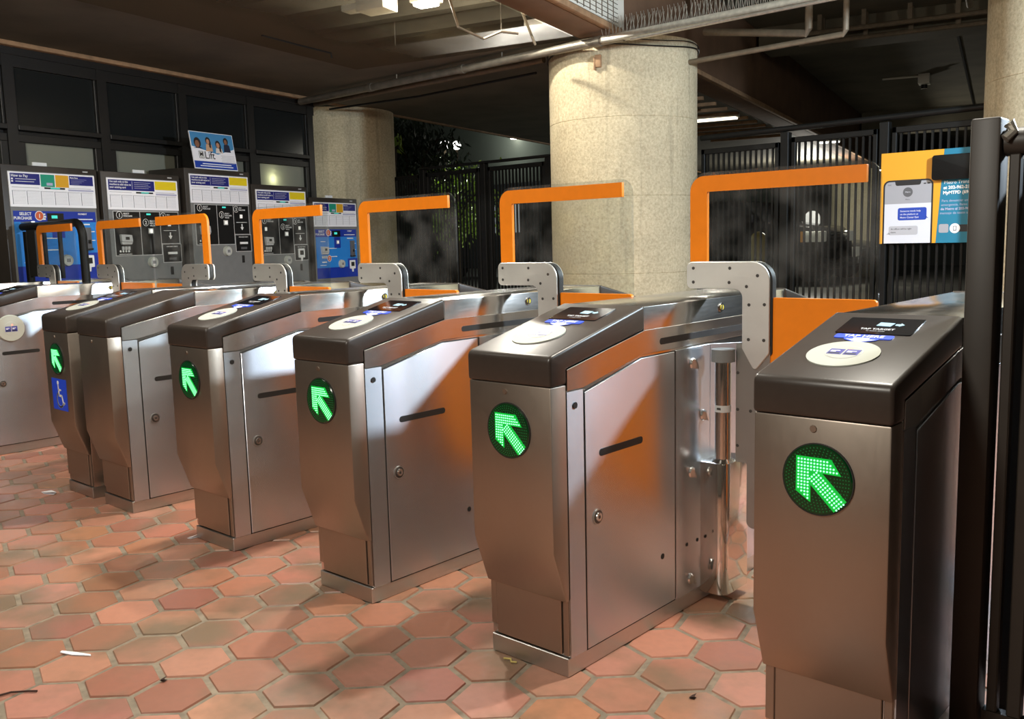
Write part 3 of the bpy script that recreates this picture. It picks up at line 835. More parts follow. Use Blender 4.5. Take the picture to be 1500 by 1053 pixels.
    m = MB('button_white'); m.cyl((bx, y+.001, bz), (bx, y-.028, bz), .048, .042, n=36, m='reader_white')
    m.prism(disc(bx, bz, .026, 24), 'y', y-.0295, y-.027, 'light_grey')
    for i in range(3): m.prism(rect(bx-.016+.012*i, bx-.008+.012*i, bz-.014, bz+.014), 'y', y-.0302, y-.029, 'mid_grey')
    one('card_target', m, r, 'round white card target')
    m = MB('sticker_white'); sx, sz = (x0+.63, zb-.42) if blue else (x0+.63, zb-.375)
    if blue or t0 > 6.8:
        m.prism(rpoly([(sx-.055, sz-.05, .008), (sx+.04, sz-.05, .008), (sx+.04, sz+.045, .008), (sx-.055, sz+.045, .008)]), 'y', y-.012, y)
        m.prism(rect(sx-.035, sx+.022, sz-.022, sz+.025), 'y', y-.0128, y, 'gap_black'); m.prism([(sx-.02, sz-.05), (sx+.008, sz-.05), (sx+.002, sz-.085), (sx-.014, sz-.085)], 'y', y-.012, y)
    else:
        m.prism(rect(sx-.05, sx+.05, sz-.006, sz+.014), 'y', y-.010, y); m.prism(rect(sx-.04, sx+.04, sz-.055, sz-.035), 'y', y-.006, y, 'mid_grey')
    one('card_slot', m, r, 'white card slot surround')
    return r
mk_machine(4.305, 1.858, 'blue ticket machine at the left end with How to Pay board, farthest left', True)
mk_machine(5.155, 1.852, 'grey and black ticket machine beside the left blue one', False)
mk_machine(6.035, 1.928, 'tallest grey ticket machine, with the Lift poster standing on top', False)
mk_machine(6.868, 1.818, 'grey and black ticket machine right of the poster, next to the right blue one', False)
mk_machine(7.722, 1.716, 'blue ticket machine at the right end, in front of the concrete column', True)

def tab(t, z, label):
    m = MB('acrylic'); m.M = Matrix.Translation(ND(-6.53, t, z)) @ WALLM
    m.box(0, .12, -.004, .004, 0, .028); m.box(0, .12, -.004, .04, 0, .004)
    tag(one('label_holder', m), label, 'label holder', 'clear holders on the machines')
tab(4.58, 1.859, 'clear label holder on top of the left blue ticket machine')
tab(5.50, 1.853, 'clear label holder on top of the second ticket machine')
tab(8.02, 1.717, 'clear label holder on top of the right blue ticket machine')

def lift_poster():
    r = empty('promotional_poster', ND(-6.52, 6.185, 1.931), RZ); r.rotation_euler = (math.radians(-9), 0, RZ)
    tag(r, 'white tilted poster with four riders and the word Lift, standing on tallest ticket machine', 'poster')
    W, H = .535, .345
    one('board', MB('paper').box(0, W, -.004, .004, 0, H), r)
    m = MB('photo_blue'); y = -.0045
    m.prism([(.006, H-.006), (W-.006, H-.006), (W-.006, H*.60), (W*.58, H*.42), (.006, H*.60)], 'y', y-.0004, y)
    one('photo_background', m, r)
    ppl = [(.085, .235, .042, 'skin_b', 'hair', 'cloth_navy'), (.215, .262, .030, 'skin_a', 'hair', 'cloth_tan'), (.335, .235, .032, 'skin_a', 'hair', 'cloth_white'), (.440, .272, .030, 'skin_b', 'hair', 'cloth_navy')]
    for i, (cx, cz, rd, sk, hr, cl) in enumerate(ppl):
        m = MB(cl); y = -.0052-.0004*i
        lo = max(.158, .207-abs(cx-.31)*.26+.01)
        lo = .145+abs(cx-.31)*.16+.008
        m.prism([(cx-rd*1.5, lo), (cx+rd*1.4, lo), (cx+rd*1.1, cz-rd), (cx, cz-rd*.7), (cx-rd*1.1, cz-rd)], 'y', y-.0003, y)
        m.prism(disc(cx-rd*.15, cz+rd*.15, rd*1.0, 20, rd*1.15), 'y', y-.0006, y, hr)
        if i in (1, 2): m.prism([(cx+rd*.2, cz), (cx+rd*.95, cz), (cx+rd*.8, cz-rd*2.2), (cx+rd*.1, cz-rd*1.8)], 'y', y-.0006, y, hr)
        m.prism(disc(cx-rd*.25, cz-rd*.12, rd*.62, 18, rd*.8), 'y', y-.0009, y, sk)
        one('pictured_rider', m, r)
    m = MB('cable_black'); y = -.0048
    m.prism(rpoly([(.075, .098, .004), (.135, .098, .004), (.135, .165, .004), (.075, .165, .004)]), 'y', y-.0004, y)
    m.prism(rpoly([(.079, .102, .003), (.131, .102, .003), (.131, .161, .003), (.079, .161, .003)]), 'y', y-.0008, y, 'sticker_white')
    m.text('M', .052, (.105, y-.0012, .118), None, 'CENTER', .002); m.text('metro', .014, (.105, y-.0012, .105), None, 'CENTER')
    m.text('Lift', .098, (.142, y-.0006, .098), None, 'LEFT', .0006)
    for i in range(6): m.prism(rect(.345+.01*(i % 2), .515, .135-.014*i, .138-.014*i), 'y', y-.0004, y, 'grid_grey')
    one('poster_lettering', m, r)
    m = MB('bubble_blue'); y = -.0045; m.prism(rect(.006, W-.006, .008, .072), 'y', y-.0004, y)
    for i in range(2): m.prism(rect(.10-.03*i, .46+.02*i, .045-.02*i, .053-.02*i), 'y', y-.0009, y, 'paper')
    one('blue_strip', m, r)
lift_poster()

# ------------------------------------------------------------------ window wall
def wbox(m, d0, d1, n0, n1, z0, z1, mat=None):     # box in wall coordinates
    m.box(d0, d1, -n1, -n0, z0, z1, mat)
def WB(mat): m = MB(mat); m.M = WALLM.copy(); return m
WN = -6.97
m = WB('wall_black'); wbox(m, 1.4, 8.42, WN-.12, WN-.02, 0, 1.72); wbox(m, 1.4, 8.42, WN-.12, WN-.02, 2.70, 3.0); struct('wall_left', m)
m = WB('frame_black')
MUL = [2.93, 3.83, 4.73, 5.59, 6.485, 7.39, 8.33]
for t in MUL: wbox(m, t-.045, t+.045, WN-.06, WN+.03, 1.72, 2.76)
wbox(m, 1.5, 8.40, WN-.05, WN+.025, 2.665, 2.76)
struct('trim_1', m)
m = WB('ledge'); wbox(m, 1.4, 8.30, WN, WN+.10, 2.812, 2.848); struct('trim_2', m, bevel=.006)
m = WB('frame_black'); wbox(m, 1.4, 8.40, WN-.02, WN+.04, 2.755, 2.812); struct('trim_3', m)
for i in range(len(MUL)-1):
    a, b = MUL[i]+.045, MUL[i+1]-.045
    e = link('window_%d' % (i+1), None); e['kind'] = 'structure'; e.location = (0, 0, 0)
    m = WB('frame_black')
    wbox(m, a, b, WN-.03, WN+.045, 2.175, 2.215); 
    wbox(m, a, b, WN-.03, WN+.02, 2.085, 2.145); wbox(m, a, a+.06, WN-.03, WN+.02, 1.72, 2.085); wbox(m, b-.06, b, WN-.03, WN+.02, 1.72, 2.085)
    wbox(m, a, a+.02, WN-.03, WN+.015, 2.215, 2.665); wbox(m, b-.02, b, WN-.03, WN+.015, 2.215, 2.665)
    wbox(m, a, b, WN-.03, WN-.02, 2.145, 2.175)
    one('window_frame', m, e, bevel=.003, seg=1)
    m = WB('pane_dark'); wbox(m, a+.02, b-.02, WN-.02, WN-.012, 2.215, 2.665); one('upper_pane', m, e, 'dark glossy upper pane')
    m = WB('frosted'); wbox(m, a+.06, b-.06, WN-.022, WN-.018, 1.72, 2.085); one('lower_pane', m, e, 'pale frosted lower pane')
# a lamp inside the room behind the last frosted pane
def lamp(name, kind, loc, power, col, **kw):
    l = bpy.data.lights.new(name, kind); l.energy = power; l.color = col
    for k, v in kw.items(): setattr(l, k, v)
    o = link(name, l); o.location = loc
    return o
lamp('room_lamp', 'POINT', ND(WN-.09, 7.72, 1.93), 4, (1, .97, .85), shadow_soft_size=.02)

# ------------------------------------------------------------------ concrete columns
def column(x, y, r, ztop, label, joints=(.9, 1.55, 2.2)):
    m = MB('column_concrete'); n = 64
    zs = [0]
    prof = [(r, 0)]
    for z in joints: prof += [(r, z-.004), (r-.004, z), (r, z+.004)]
    prof += [(r, ztop)]
    vs = []; fs = []
    for rr, z in prof:
        for k in range(n): vs.append((rr*math.cos(2*PI*k/n), rr*math.sin(2*PI*k/n), z))
    for j in range(len(prof)-1):
        for k in range(n): fs.append((j*n+k, j*n+(k+1) % n, (j+1)*n+(k+1) % n, (j+1)*n+k))
    fs.append(tuple(range((len(prof)-1)*n, len(prof)*n)))
    m.add(vs, fs)
    o = one('concrete_column', m); o.location = (x, y, 0)
    tag(o, label, 'column', 'round concrete columns')
    return o
CX2, CY2, CR = -4.84, 6.95, .653
column(-9.56, 7.45, .70, 2.845, 'round concrete column at the left, behind the right blue ticket machine')
column(CX2, CY2, CR, 2.845, 'large round concrete column in the middle, standing between the two fence sections')
column(-1.27, 7.45, .70, 3.78, 'round concrete column at the top right, behind the dark post')
column(-9.75, 25.2, .75, 3.78, 'distant pale column in the garage, seen through the bars behind the black vehicle')
# wire loop with clip around the middle column's head
m = MB('cable_black')
m.tube([((CR+.012)*math.cos(a), (CR+.012)*math.sin(a), .02*math.sin(3*a)) for a in [2*PI*k/60 for k in range(61)]], .006, 6)
m.tube([((CR+.016)*math.cos(a), (CR+.016)*math.sin(a), .035+.012*math.sin(5*a+1)) for a in [2*PI*k/60 for k in range(61)]], .004, 6)
o = one('wire_loop', m); o.location = (CX2, CY2, 2.775); tag(o, 'black wires looped round the head of the middle concrete column', 'wire')
m = MB('ledge')
a = math.atan2(-CY2, -CX2)-.30
m.M = Matrix.Translation((CX2+CR*math.cos(a), CY2+CR*math.sin(a), 2.60)) @ Matrix.Rotation(a+PI/2, 4, 'Z')
m.box(-.025, .025, -.03, .01, 0, .10); m.box(-.035, -.022, -.035, .01, -.02, .08)
tag(one('conduit_clip', m, bevel=.004), 'small beige bracket high on the front of the middle concrete column', 'bracket')

# ------------------------------------------------------------------ ceiling
m = WB('soffit')
def sof(d0, d1, n0, n1, z0=2.85, z1=2.97, mat=None): wbox(m, d0, d1, n0, n1, z0, z1, mat)
OP0, OP1, ON0, ON1 = 1.2, 7.15, -5.35, -3.16
sof(-6, 26, -6.95, ON0); sof(-6, OP0, ON0, ON1); sof(OP1, 26, ON0, ON1)
struct('ceiling', m)
m = WB('frame_black'); wbox(m, OP1-.012, OP1-.001, ON0, ON1, 2.851, 2.985); struct('shade_strip', m)  # added dark strip that dims the brightly lit inner edge of the opening
m = WB('slab'); wbox(m, -8, 34, -6.95, 7, 3.8, 3.95); struct('trim_4', m)
m = WB('ledge'); wbox(m, 8.42, 26, -7.0, -6.95, 2.83, 3.1); struct('trim_5', m)
m = WB('girder_conc'); wbox(m, -8, 34, -3.16, -2.86, 2.85, 3.8); struct('trim_6', m, bevel=.01)
m = WB('ledge'); wbox(m, -8, 34, -2.86, -2.80, 2.85, 2.90); struct('trim_14', m, bevel=.01)
m = WB('slab')
for k in range(9): wbox(m, 3.6+.62*k, 3.6+.62*k+.14, -6.9, -3.2, 3.28, 3.8)
struct('trim_7', m)
m = WB('ledge')
for k in range(12): wbox(m, 9.9+.55*k, 9.9+.55*k+.05, -4.5, -3.2, 2.81, 2.85)
struct('trim_8', m)
m = WB('slab'); wbox(m, 12.2, 12.9, -2.82, 6, 3.55, 3.8); wbox(m, 22, 22.8, -2.82, 6, 3.35, 3.8); struct('trim_9', m)
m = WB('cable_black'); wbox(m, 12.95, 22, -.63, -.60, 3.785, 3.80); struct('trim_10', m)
m = WB('netting'); wbox(m, OP0-.1, OP1+.1, ON0-.1, ON1, 2.845, 2.8455)
o = one('overhead_netting', m); tag(o, 'dusty dark bird netting stretched under the ceiling bay left of the girder', 'netting')
# girder mesh cover
m = WB('fixture_white'); wbox(m, 3.8, 7.45, -2.858, -2.835, 2.92, 3.78); struct('trim_13', m)
m = WB('conduit')
for k in range(26): wbox(m, 4.2+.12*k, 4.2+.12*k+.006, -2.834, -2.828, 2.93, 3.72)
for k in range(22): wbox(m, 4.2, 7.3, -2.834, -2.828, 2.94+.036*k, 2.943+.036*k)
tag(one('wire_mesh', m), 'wire mesh covering the side of the concrete girder at the top', 'wire mesh')

# ------------------------------------------------------------------ pipes under the ceiling
def pipe_obj(name, pts, r, mat, label, cat, n=16):
    return tag(one(name, MB(mat).tube(pts, r, n)), label, cat)
PYY, PZ = 6.2, 2.775
p = empty('overhead_pipe', (0, 0, 0)); tag(p, 'long grey pipe with bright spiked tray crossing in front of the columns under the ceiling', 'pipe')
one('pipe', MB('pipe_grey').tube([(-8.6, PYY, PZ), (-4.3, PYY, PZ)], .036, 20), p)
m = MB('pipe_grey')
for x in (-7.4, -6.1, -4.55): m.cyl((x-.03, PYY, PZ), (x+.03, PYY, PZ), .042, n=20)
for x in (-7.0, -5.6): m.cyl((x, PYY, PZ), (x, PYY, 3.8), .006, n=6)
one('hanger', m, p)
m = MB('galvanised'); m.box(-4.5, 1.5, PYY-.045, PYY+.045, PZ-.028, PZ+.028); one('tray', m, p, 'bright galvanised tray', bevel=.012)
m = MB('galvanised'); m.tube([(-4.2, PYY-.055, PZ-.045), (1.5, PYY-.055, PZ-.045)], .012, 8); one('conduit', m, p)
m = MB('galvanised')
xx = -4.48; i = 0
while xx < -.6:
    for dy, lean in ((-.03, -.02), (.0, .012), (.03, .03)):
        m.cyl((xx, PYY+dy, PZ+.025), (xx+random.uniform(-.012, .012), PYY+dy*1.6+lean, PZ+.145), .0022, n=4)
    xx += .034
sp = one('bird_spikes', m, p, 'rows of thin wire bird spikes'); sp['kind'] = 'stuff'
pipe_obj('ceiling_pipe', [(-9.3, 6.5, 2.79), (-5.37, 6.5, 2.79)], .028, 'conduit', 'thin brown pipe under the soffit, behind the long grey pipe, ending at the middle column', 'pipe')
pipe_obj('ceiling_cable', [(-9.0, 6.9, 2.80), (-7.5, 6.92, 2.765), (-5.8, 6.9, 2.78)], .012, 'cable_black', 'black cable sagging under the soffit between the left and middle columns', 'cable', 8)
pipe_obj('brace_pipe', [(-4.16, 7.2, 2.93), (-3.25, 7.2, 2.77), (-3.23, 7.2, 2.80), (-3.22, 7.2, 3.82)], .030, 'conduit', 'brown pipe running right from the head of the middle column, the upper one', 'pipe')
pipe_obj('brace_pipe', [(-4.19, 7.0, 2.66), (-2.87, 7.0, 2.674), (-2.85, 7.0, 2.70), (-2.84, 7.0, 3.805)], .022, 'conduit', 'pale pipe running right behind the middle column, the lower one', 'pipe')
for k, (dd, zz, lab) in enumerate(((11.9, 3.60, 'upper conduit run under the slab at the top right'), (12.1, 3.52, 'lower conduit run under the slab at the top right'))):
    m = WB('conduit'); m.tube([(dd, 2.3, zz), (dd, -.6, zz)], .03, 10)
    for q in range(6): m.box(dd-.02, dd+.02, 2.0-.5*q, 2.05-.5*q, zz, 3.8)
    tag(one('conduit_run', m), lab, 'conduit')
pipe_obj('drop_pipe', [ND(-.45, 9.0, 3.79), ND(-.36, 10.6, 3.42)], .035, 'conduit', 'slanting drop pipe under the slab, left of the top right column', 'pipe')
m = WB('fixture_white'); m.box(17.2, 17.5, 1.15, 1.33, 3.64, 3.8); m.tube([(17.35, 1.33, 3.78), (17.3, 1.9, 3.78)], .02, 8, 'conduit'); m.cyl((17.35, 1.24, 3.64), (17.35, 1.24, 3.56), .05, n=16, m='cable_black')
tag(one('security_camera', m, bevel=.01), 'small pale security camera box under the dark slab, above the fence', 'camera')
def cable(pts, label):
    pipe_obj('hanging_cable', pts, .008, 'cable_black', label, 'cable', 6)
cable([ND(-5.16, 5.67, 2.842), ND(-5.155, 6.1, 2.838), ND(-5.15, 6.5, 2.84), ND(-5.15, 6.51, 2.80)], 'black cable end along the soffit at the top left, above the ticket machines')
cable([ND(-5.44, 8.04, 2.842), ND(-5.0, 8.0, 2.838), ND(-4.71, 7.96, 2.84), ND(-4.71, 7.96, 2.79)], 'black cable end along the soffit below the long grey pipe')
# lamps and boxes in the netted bay
def fixture(loc, rot, size, label, mat='lamp_glow', body=True):
    e = empty('ceiling_lamp', loc, rot); tag(e, label, 'ceiling lamp', 'lamps under the ceiling')
    a, b = size
    one('housing', MB('fixture_white').box(-a-.02, a+.02, -b-.02, b+.02, .0, .07), e, bevel=.008)
    one('diffuser', MB(mat).box(-a, a, -b, b, -.025, .0), e, 'glowing diffuser', bevel=.008)
    return e
L1 = Vector((-5.55, 5.26, 3.10))
fixture(L1, TH, (.09, .06), 'brightest small ceiling lamp, in the netted bay at the top')
m = MB('conduit'); m.cyl((L1.x, L1.y, L1.z+.07), (L1.x, L1.y, 3.8), .012, n=8); tag(one('lamp_rod', m), 'thin rod holding the brightest ceiling lamp', 'rod')
o = ND(-4.33, 6.05, 2.98); m = MB('fixture_white'); m.M = Matrix.Translation(o) @ Matrix.Rotation(TH, 4, 'Z'); m.box(-.13, .13, -.10, .10, 0, .11)
m.box(-.30, -.13, -.06, .06, .03, .08); tag(one('junction_box', m, bevel=.01), 'pale square box hanging beside the brightest ceiling lamp', 'junction box')
fixture(ND(-3.8, 7.8, 3.12), TH, (.10, .03), 'small bright lamp above the long grey pipe, left of the girder', 'lamp_glow')
L2 = Vector((-5.335, 5.32, 3.45)); fixture(L2, TH, (.08, .05), 'added unseen lamp high in the netted bay, above the brightest lamp')
pipe_obj('bent_conduit', [ND(-3.85, 6.15, 3.38), ND(-3.75, 6.3, 2.84), ND(-3.7, 6.6, 2.80), ND(-3.55, 6.62, 2.84), ND(-3.45, 6.72, 2.83)], .010, 'conduit', 'thin bent conduit under the bay left of the girder', 'conduit', 8)
pipe_obj('strut_rod', [ND(-3.35, 6.45, 3.1), ND(-3.45, 7.02, 2.80)], .011, 'galvanised', 'bright thin rod slanting down to the long grey pipe', 'rod', 8)
m = WB('ledge'); m.tube([(5.2, 3.55, 3.23), (5.2, 5.9, 3.23)], .05, 10); m.tube([(4.95, 3.5, 3.235), (5.05, 6.0, 3.235)], .04, 10)
tag(one('bay_pipework', m), 'pair of pipes inside the netted ceiling bay', 'pipe')
# far lamps in the garage
fixture(ND(-3.55, 12.8, 2.80), TH, (.30, .07), 'long lit lamp on the garage ceiling, right of the middle column', 'lamp_soft')
fixture((-6.835, 15.93, 2.78), TH, (.07, .05), 'left of the two far round lamps seen through the fence top', 'lamp_far')
fixture((-6.655, 15.98, 2.78), TH, (.07, .05), 'right of the two far round lamps seen through the fence top', 'lamp_far')

# ------------------------------------------------------------------ fences behind the gates
FY = 7.3
def fence_panel(x0, x1, z0, z1, npick, label, rail=True, lower=0):
    e = empty('gate_leaf' if 'leaf' in label.split('between')[0] else 'bar_fence', (x0, FY, 0)); tag(e, label, 'fence', 'black bar fences behind the gates')
    L = x1-x0; w = .035
    m = MB('fence_paint'); m.box(0, L, -.02, .02, z1-.045, z1); m.box(0, L, -.02, .02, z0, z0+.045)
    m.box(0, w, -.02, .02, z0, z1); m.box(L-w, L, -.02, .02, z0, z1)
    one('frame', m, e, bevel=.004, seg=1)
    pm = None
    for k in range(npick):
        x = w+(L-2*w)*(k+.5)/npick
        if pm is None: pm = MB('fence_paint').box(-.008, .008, -.008, .008, z0+.04, z1-.04).mesh('picket')
        q = link('picket', pm, e); q.location.x = x
    return e
def fence_post(x, z1, label, w=.035, y=FY):
    o = one('fence_post', MB('fence_paint').box(-w, w, -.035, .035, 0, z1), bevel=.004, seg=1); o.location = (x, y, 0)
    return tag(o, label, 'post', 'fence posts')
fence_panel(-8.33, -7.90, .08, 1.98, 8, 'short low fence section between left column and gate leaf')
fence_panel(-7.80, -6.96, .08, 1.99, 15, 'left black gate leaf between the left and middle columns')
fence_panel(-6.83, -6.04, .08, 1.99, 15, 'right black gate leaf, beside the middle column')
fence_post(-7.85, 2.03, 'post at the left end of the black gate leaves'); fence_post(-6.895, 2.03, 'post between the two black gate leaves'); fence_post(-5.99, 2.03, 'post touching the left side of the middle column')
tag(one('fence_rail', MB('fence_paint').box(-7.89, -5.95, FY-.04, FY+.04, 2.03, 2.055), bevel=.006), 'flat black top rail over the gate leaves, wet and shiny', 'rail')
fence_panel(-4.24, -3.51, .08, 1.955, 13, 'fence section right of the middle column with dense bars')
fence_panel(-3.40, -2.70, .08, 1.985, 12, 'black gate leaf left of the gold and teal poster')
fence_panel(-2.59, -1.55, .08, 1.985, 17, 'fence section carrying the gold and teal poster')
fence_post(-3.455, 2.03, 'fence post between dense bars and the gate leaf, right of middle column'); fence_post(-2.645, 2.03, 'fence post at the left edge of the gold and teal poster')
fence_post(-1.50, 2.03, 'fence post hidden behind the dark front post, right of the poster')
tag(one('fence_rail', MB('fence_paint').tube([(-4.25, FY, 2.055), (-1.4, FY, 2.07)], .024, 12)), 'round top rail over the fence right of the middle column', 'rail')

# poster on the fence
def safety_poster():
    e = empty('safety_poster', (-2.655, FY-.040, 1.105)); tag(e, 'gold and teal poster with phone message, fixed on the fence', 'poster')
    W, H = 1.0, .685
    one('board', MB('poster_gold').box(0, W, -.003, .003, 0, H), e)
    tx = .437
    one('teal_field', MB('poster_teal').prism([(tx-.022, 0), (W, 0), (W, H), (tx+.02, H)], 'y', -.0042, -.003), e, 'teal half')
    m = MB('phone_black'); y = -.0045
    m.prism(rpoly([(.022, -.0, 0), (.388, -.0, 0), (.388, .478, .045), (.022, .478, .045)]), 'y', y-.0005, y)
    m.prism(rpoly([(.034, .002, 0), (.376, .002, 0), (.376, .466, .036), (.034, .466, .036)]), 'y', y-.0012, y, 'phone_white')
    m.prism(rpoly([(.034, .30, 0), (.376, .30, 0), (.376, .466, .036), (.034, .466, .036)]), 'y', y-.0018, y, 'phone_head')
    m.prism(rpoly([(.115, .436, .015), (.295, .436, .015), (.302, .468, 0), (.108, .468, 0)]), 'y', y-.0024, y)
    m.prism(disc(.205, .385, .036, 28), 'y', y-.0024, y, 'mid_grey')
    m.text('Metro', .015, (.205, y-.003, .381), 'phone_white', 'CENTER'); m.text('Metro', .013, (.205, y-.0026, .326), None, 'CENTER')
    m.text('9:41', .016, (.055, y-.0026, .438), None); m.prism(rect(.345, .365, .440, .450), 'y', y-.0024, y); m.prism(rect(.318, .336, .440, .448), 'y', y-.0024, y)
    one('phone_picture', m, e, 'picture of a phone showing messages')
    m = MB('bubble_blue'); y = -.0064
    m.prism(rpoly([(.135, .175, .014), (.345, .175, .014), (.345, .268, .014), (.135, .268, .014)]), 'y', y-.0005, y); m.prism([(.335, .195), (.345, .20), (.360, .185)], 'y', y-.0005, y)
    for i, s in enumerate(('Someone needs help', 'on the platform at', 'Metro Center East')): m.text(s, .018, (.152, y-.0011, .238-.024*i), 'phone_white', bold=.0003)
    one('blue_message', m, e)
    m = MB('bubble_grey'); m.prism(rpoly([(.07, .065, .014), (.285, .065, .014), (.285, .132, .014), (.07, .132, .014)]), 'y', y-.0005, y); m.prism([(.07, .085), (.08, .07), (.052, .068)], 'y', y-.0005, y)
    for i, s in enumerate(('An officer will be right', 'there.')): m.text(s, .017, (.085, y-.0011, .105-.025*i), 'phone_black')
    one('grey_message', m, e)
    m = MB('sticker_white'); y = -.0044
    for i, (s, b, sz) in enumerate((('Metro Transit P', 0, .034), ('at 202-962-212', .0012, .032), ('MyMTPD (696', .0012, .032))): m.text(s, sz, (tx+.025-.003*i, y-.0005, .430-.037*i), None, bold=b)
    one('poster_text', m, e, 'white text lines')
    m = MB('pale_lilac')
    for i, (s, b) in enumerate((('Para denunciar un', 0), ('emergencia, llame', 0), ('de Metro al 202-96', .0008), ('mensaje de texto a', 0))): m.text(s, .025, (tx+.012-.003*i, y-.0005, .300-.030*i), 'pale_lilac', bold=b)
    one('poster_text', m, e, 'smaller pale text lines')
    m = MB('sticker_white'); m.prism(disc(tx+.11, .105, .036, 28), 'y', y-.0008, y); m.prism(rpoly([(tx+.11, .079, .01), (tx+.30, .079, .01), (tx+.30, .131, .01), (tx+.11, .131, .01)]), 'y', y-.0005, y, 'phone_black')
    m.prism(rect(tx+.099, tx+.121, .088, .122), 'y', y-.0012, y, 'phone_black'); m.prism(rect(tx+.102, tx+.118, .093, .119), 'y', y-.0016, y)
    m.prism(rpoly([(tx-.002, .074, .012), (tx+.066, .074, .012), (tx+.066, .138, .012), (tx-.002, .138, .012)]), 'y', y-.0005, y, 'phone_head')
    one('poster_icons', m, e)
safety_poster()
m = MB('fence_paint'); m.prism(rpoly([(-2.27, 1.565, .02), (-1.85, 1.565, .02), (-1.85, 1.745, .02), (-2.27, 1.745, .02)]), 'y', FY-.09, FY-.052)
tag(one('lock_plate', m, bevel=.004), 'dark rounded lock plate in front of the upper teal part of the poster', 'plate')

# ------------------------------------------------------------------ railing at the right front
m = MB('post_paint'); m.box(-.612, -.551, 2.19, 2.262, 0, 1.438)
tag(one('railing_post', m, bevel=.006), 'tall dark square post at the right, close beside the nearest fare gate', 'post')
e = empty('railing', (-.5485, 2.2, 0)); tag(e, 'dark railing with bars running right from the tall post', 'railing')
one('rail', MB('post_paint').tube([(.001, .03, 1.385), (1.6, .03, 1.385)], .030, 16), e)
one('weld', MB('galvanised').tube([(.012, -.005, 1.415), (.012, .0, 1.425), (.02, .0, 1.405), (.006, -.01, 1.39)], .010, 8), e)
one('bottom_rail', MB('post_paint').box(.001, 1.6, .015, .045, .06, .09), e)
for k, (x, w) in enumerate(((.010, .022), (.052, .030), (.105, .022), (.17, .022), (.235, .022), (.30, .022), (.365, .022), (.43, .022))):
    one('bar', MB('post_paint').box(x, x+w, .015, .045, .09, 1.36), e, bevel=.003, seg=1)
m = MB('wall_black'); m.box(-.575, .95, 2.42, 2.45, .06, 1.36); m.box(-.575, -.535, 2.42, 2.45, 0, .06); m.box(.9, .95, 2.42, 2.45, 0, .06); tag(one('dark_screen', m), 'dark sheet standing behind the railing bars at the right edge', 'screen')
m = MB('grid_grey'); m.box(-.46, 1.2, 2.47, 3.2, 0, .045); tag(one('kerb', m, bevel=.01), 'pale stone kerb on the floor behind the railing at lower right', 'kerb')

# black tubular gate leaf at far left
e = empty('service_gate', (-7.24, 2.72, 0)); tag(e, 'black tubular service gate in front of the left blue ticket machine', 'gate')
pts = [(0, 0, 0), (0, 0, 1.40), (.62, 0, 1.40)]
arc = [(.84+.10*math.cos(a), 0, 1.30+.10*math.sin(a)) for a in [PI/2-PI/2*k/8 for k in range(9)]]
one('tube_frame', MB('fence_paint').tube([(0, 0, 0), (0, 0, 1.36)], .028, 12).tube([(-.07, 0, 1.395), (.55, 0, 1.395)]+arc+[(.94, 0, .03)], .028, 12), e)
one('end_shoe', MB('fence_paint').box(.90, .98, -.03, .03, 0, .03), e)
one('infill_sheet', MB('wall_black').box(.02, .17, -.012, .012, 1.03, 1.38), e)
for x in (.31, .575): one('bar', MB('fence_paint').box(x-.015, x+.015, -.01, .01, 1.02, 1.39), e)
one('rail_highlight', MB('galvanised').box(-.07, .13, -.012, .012, 1.424, 1.432), e)  # pale strip painted in as the light on the black top rail

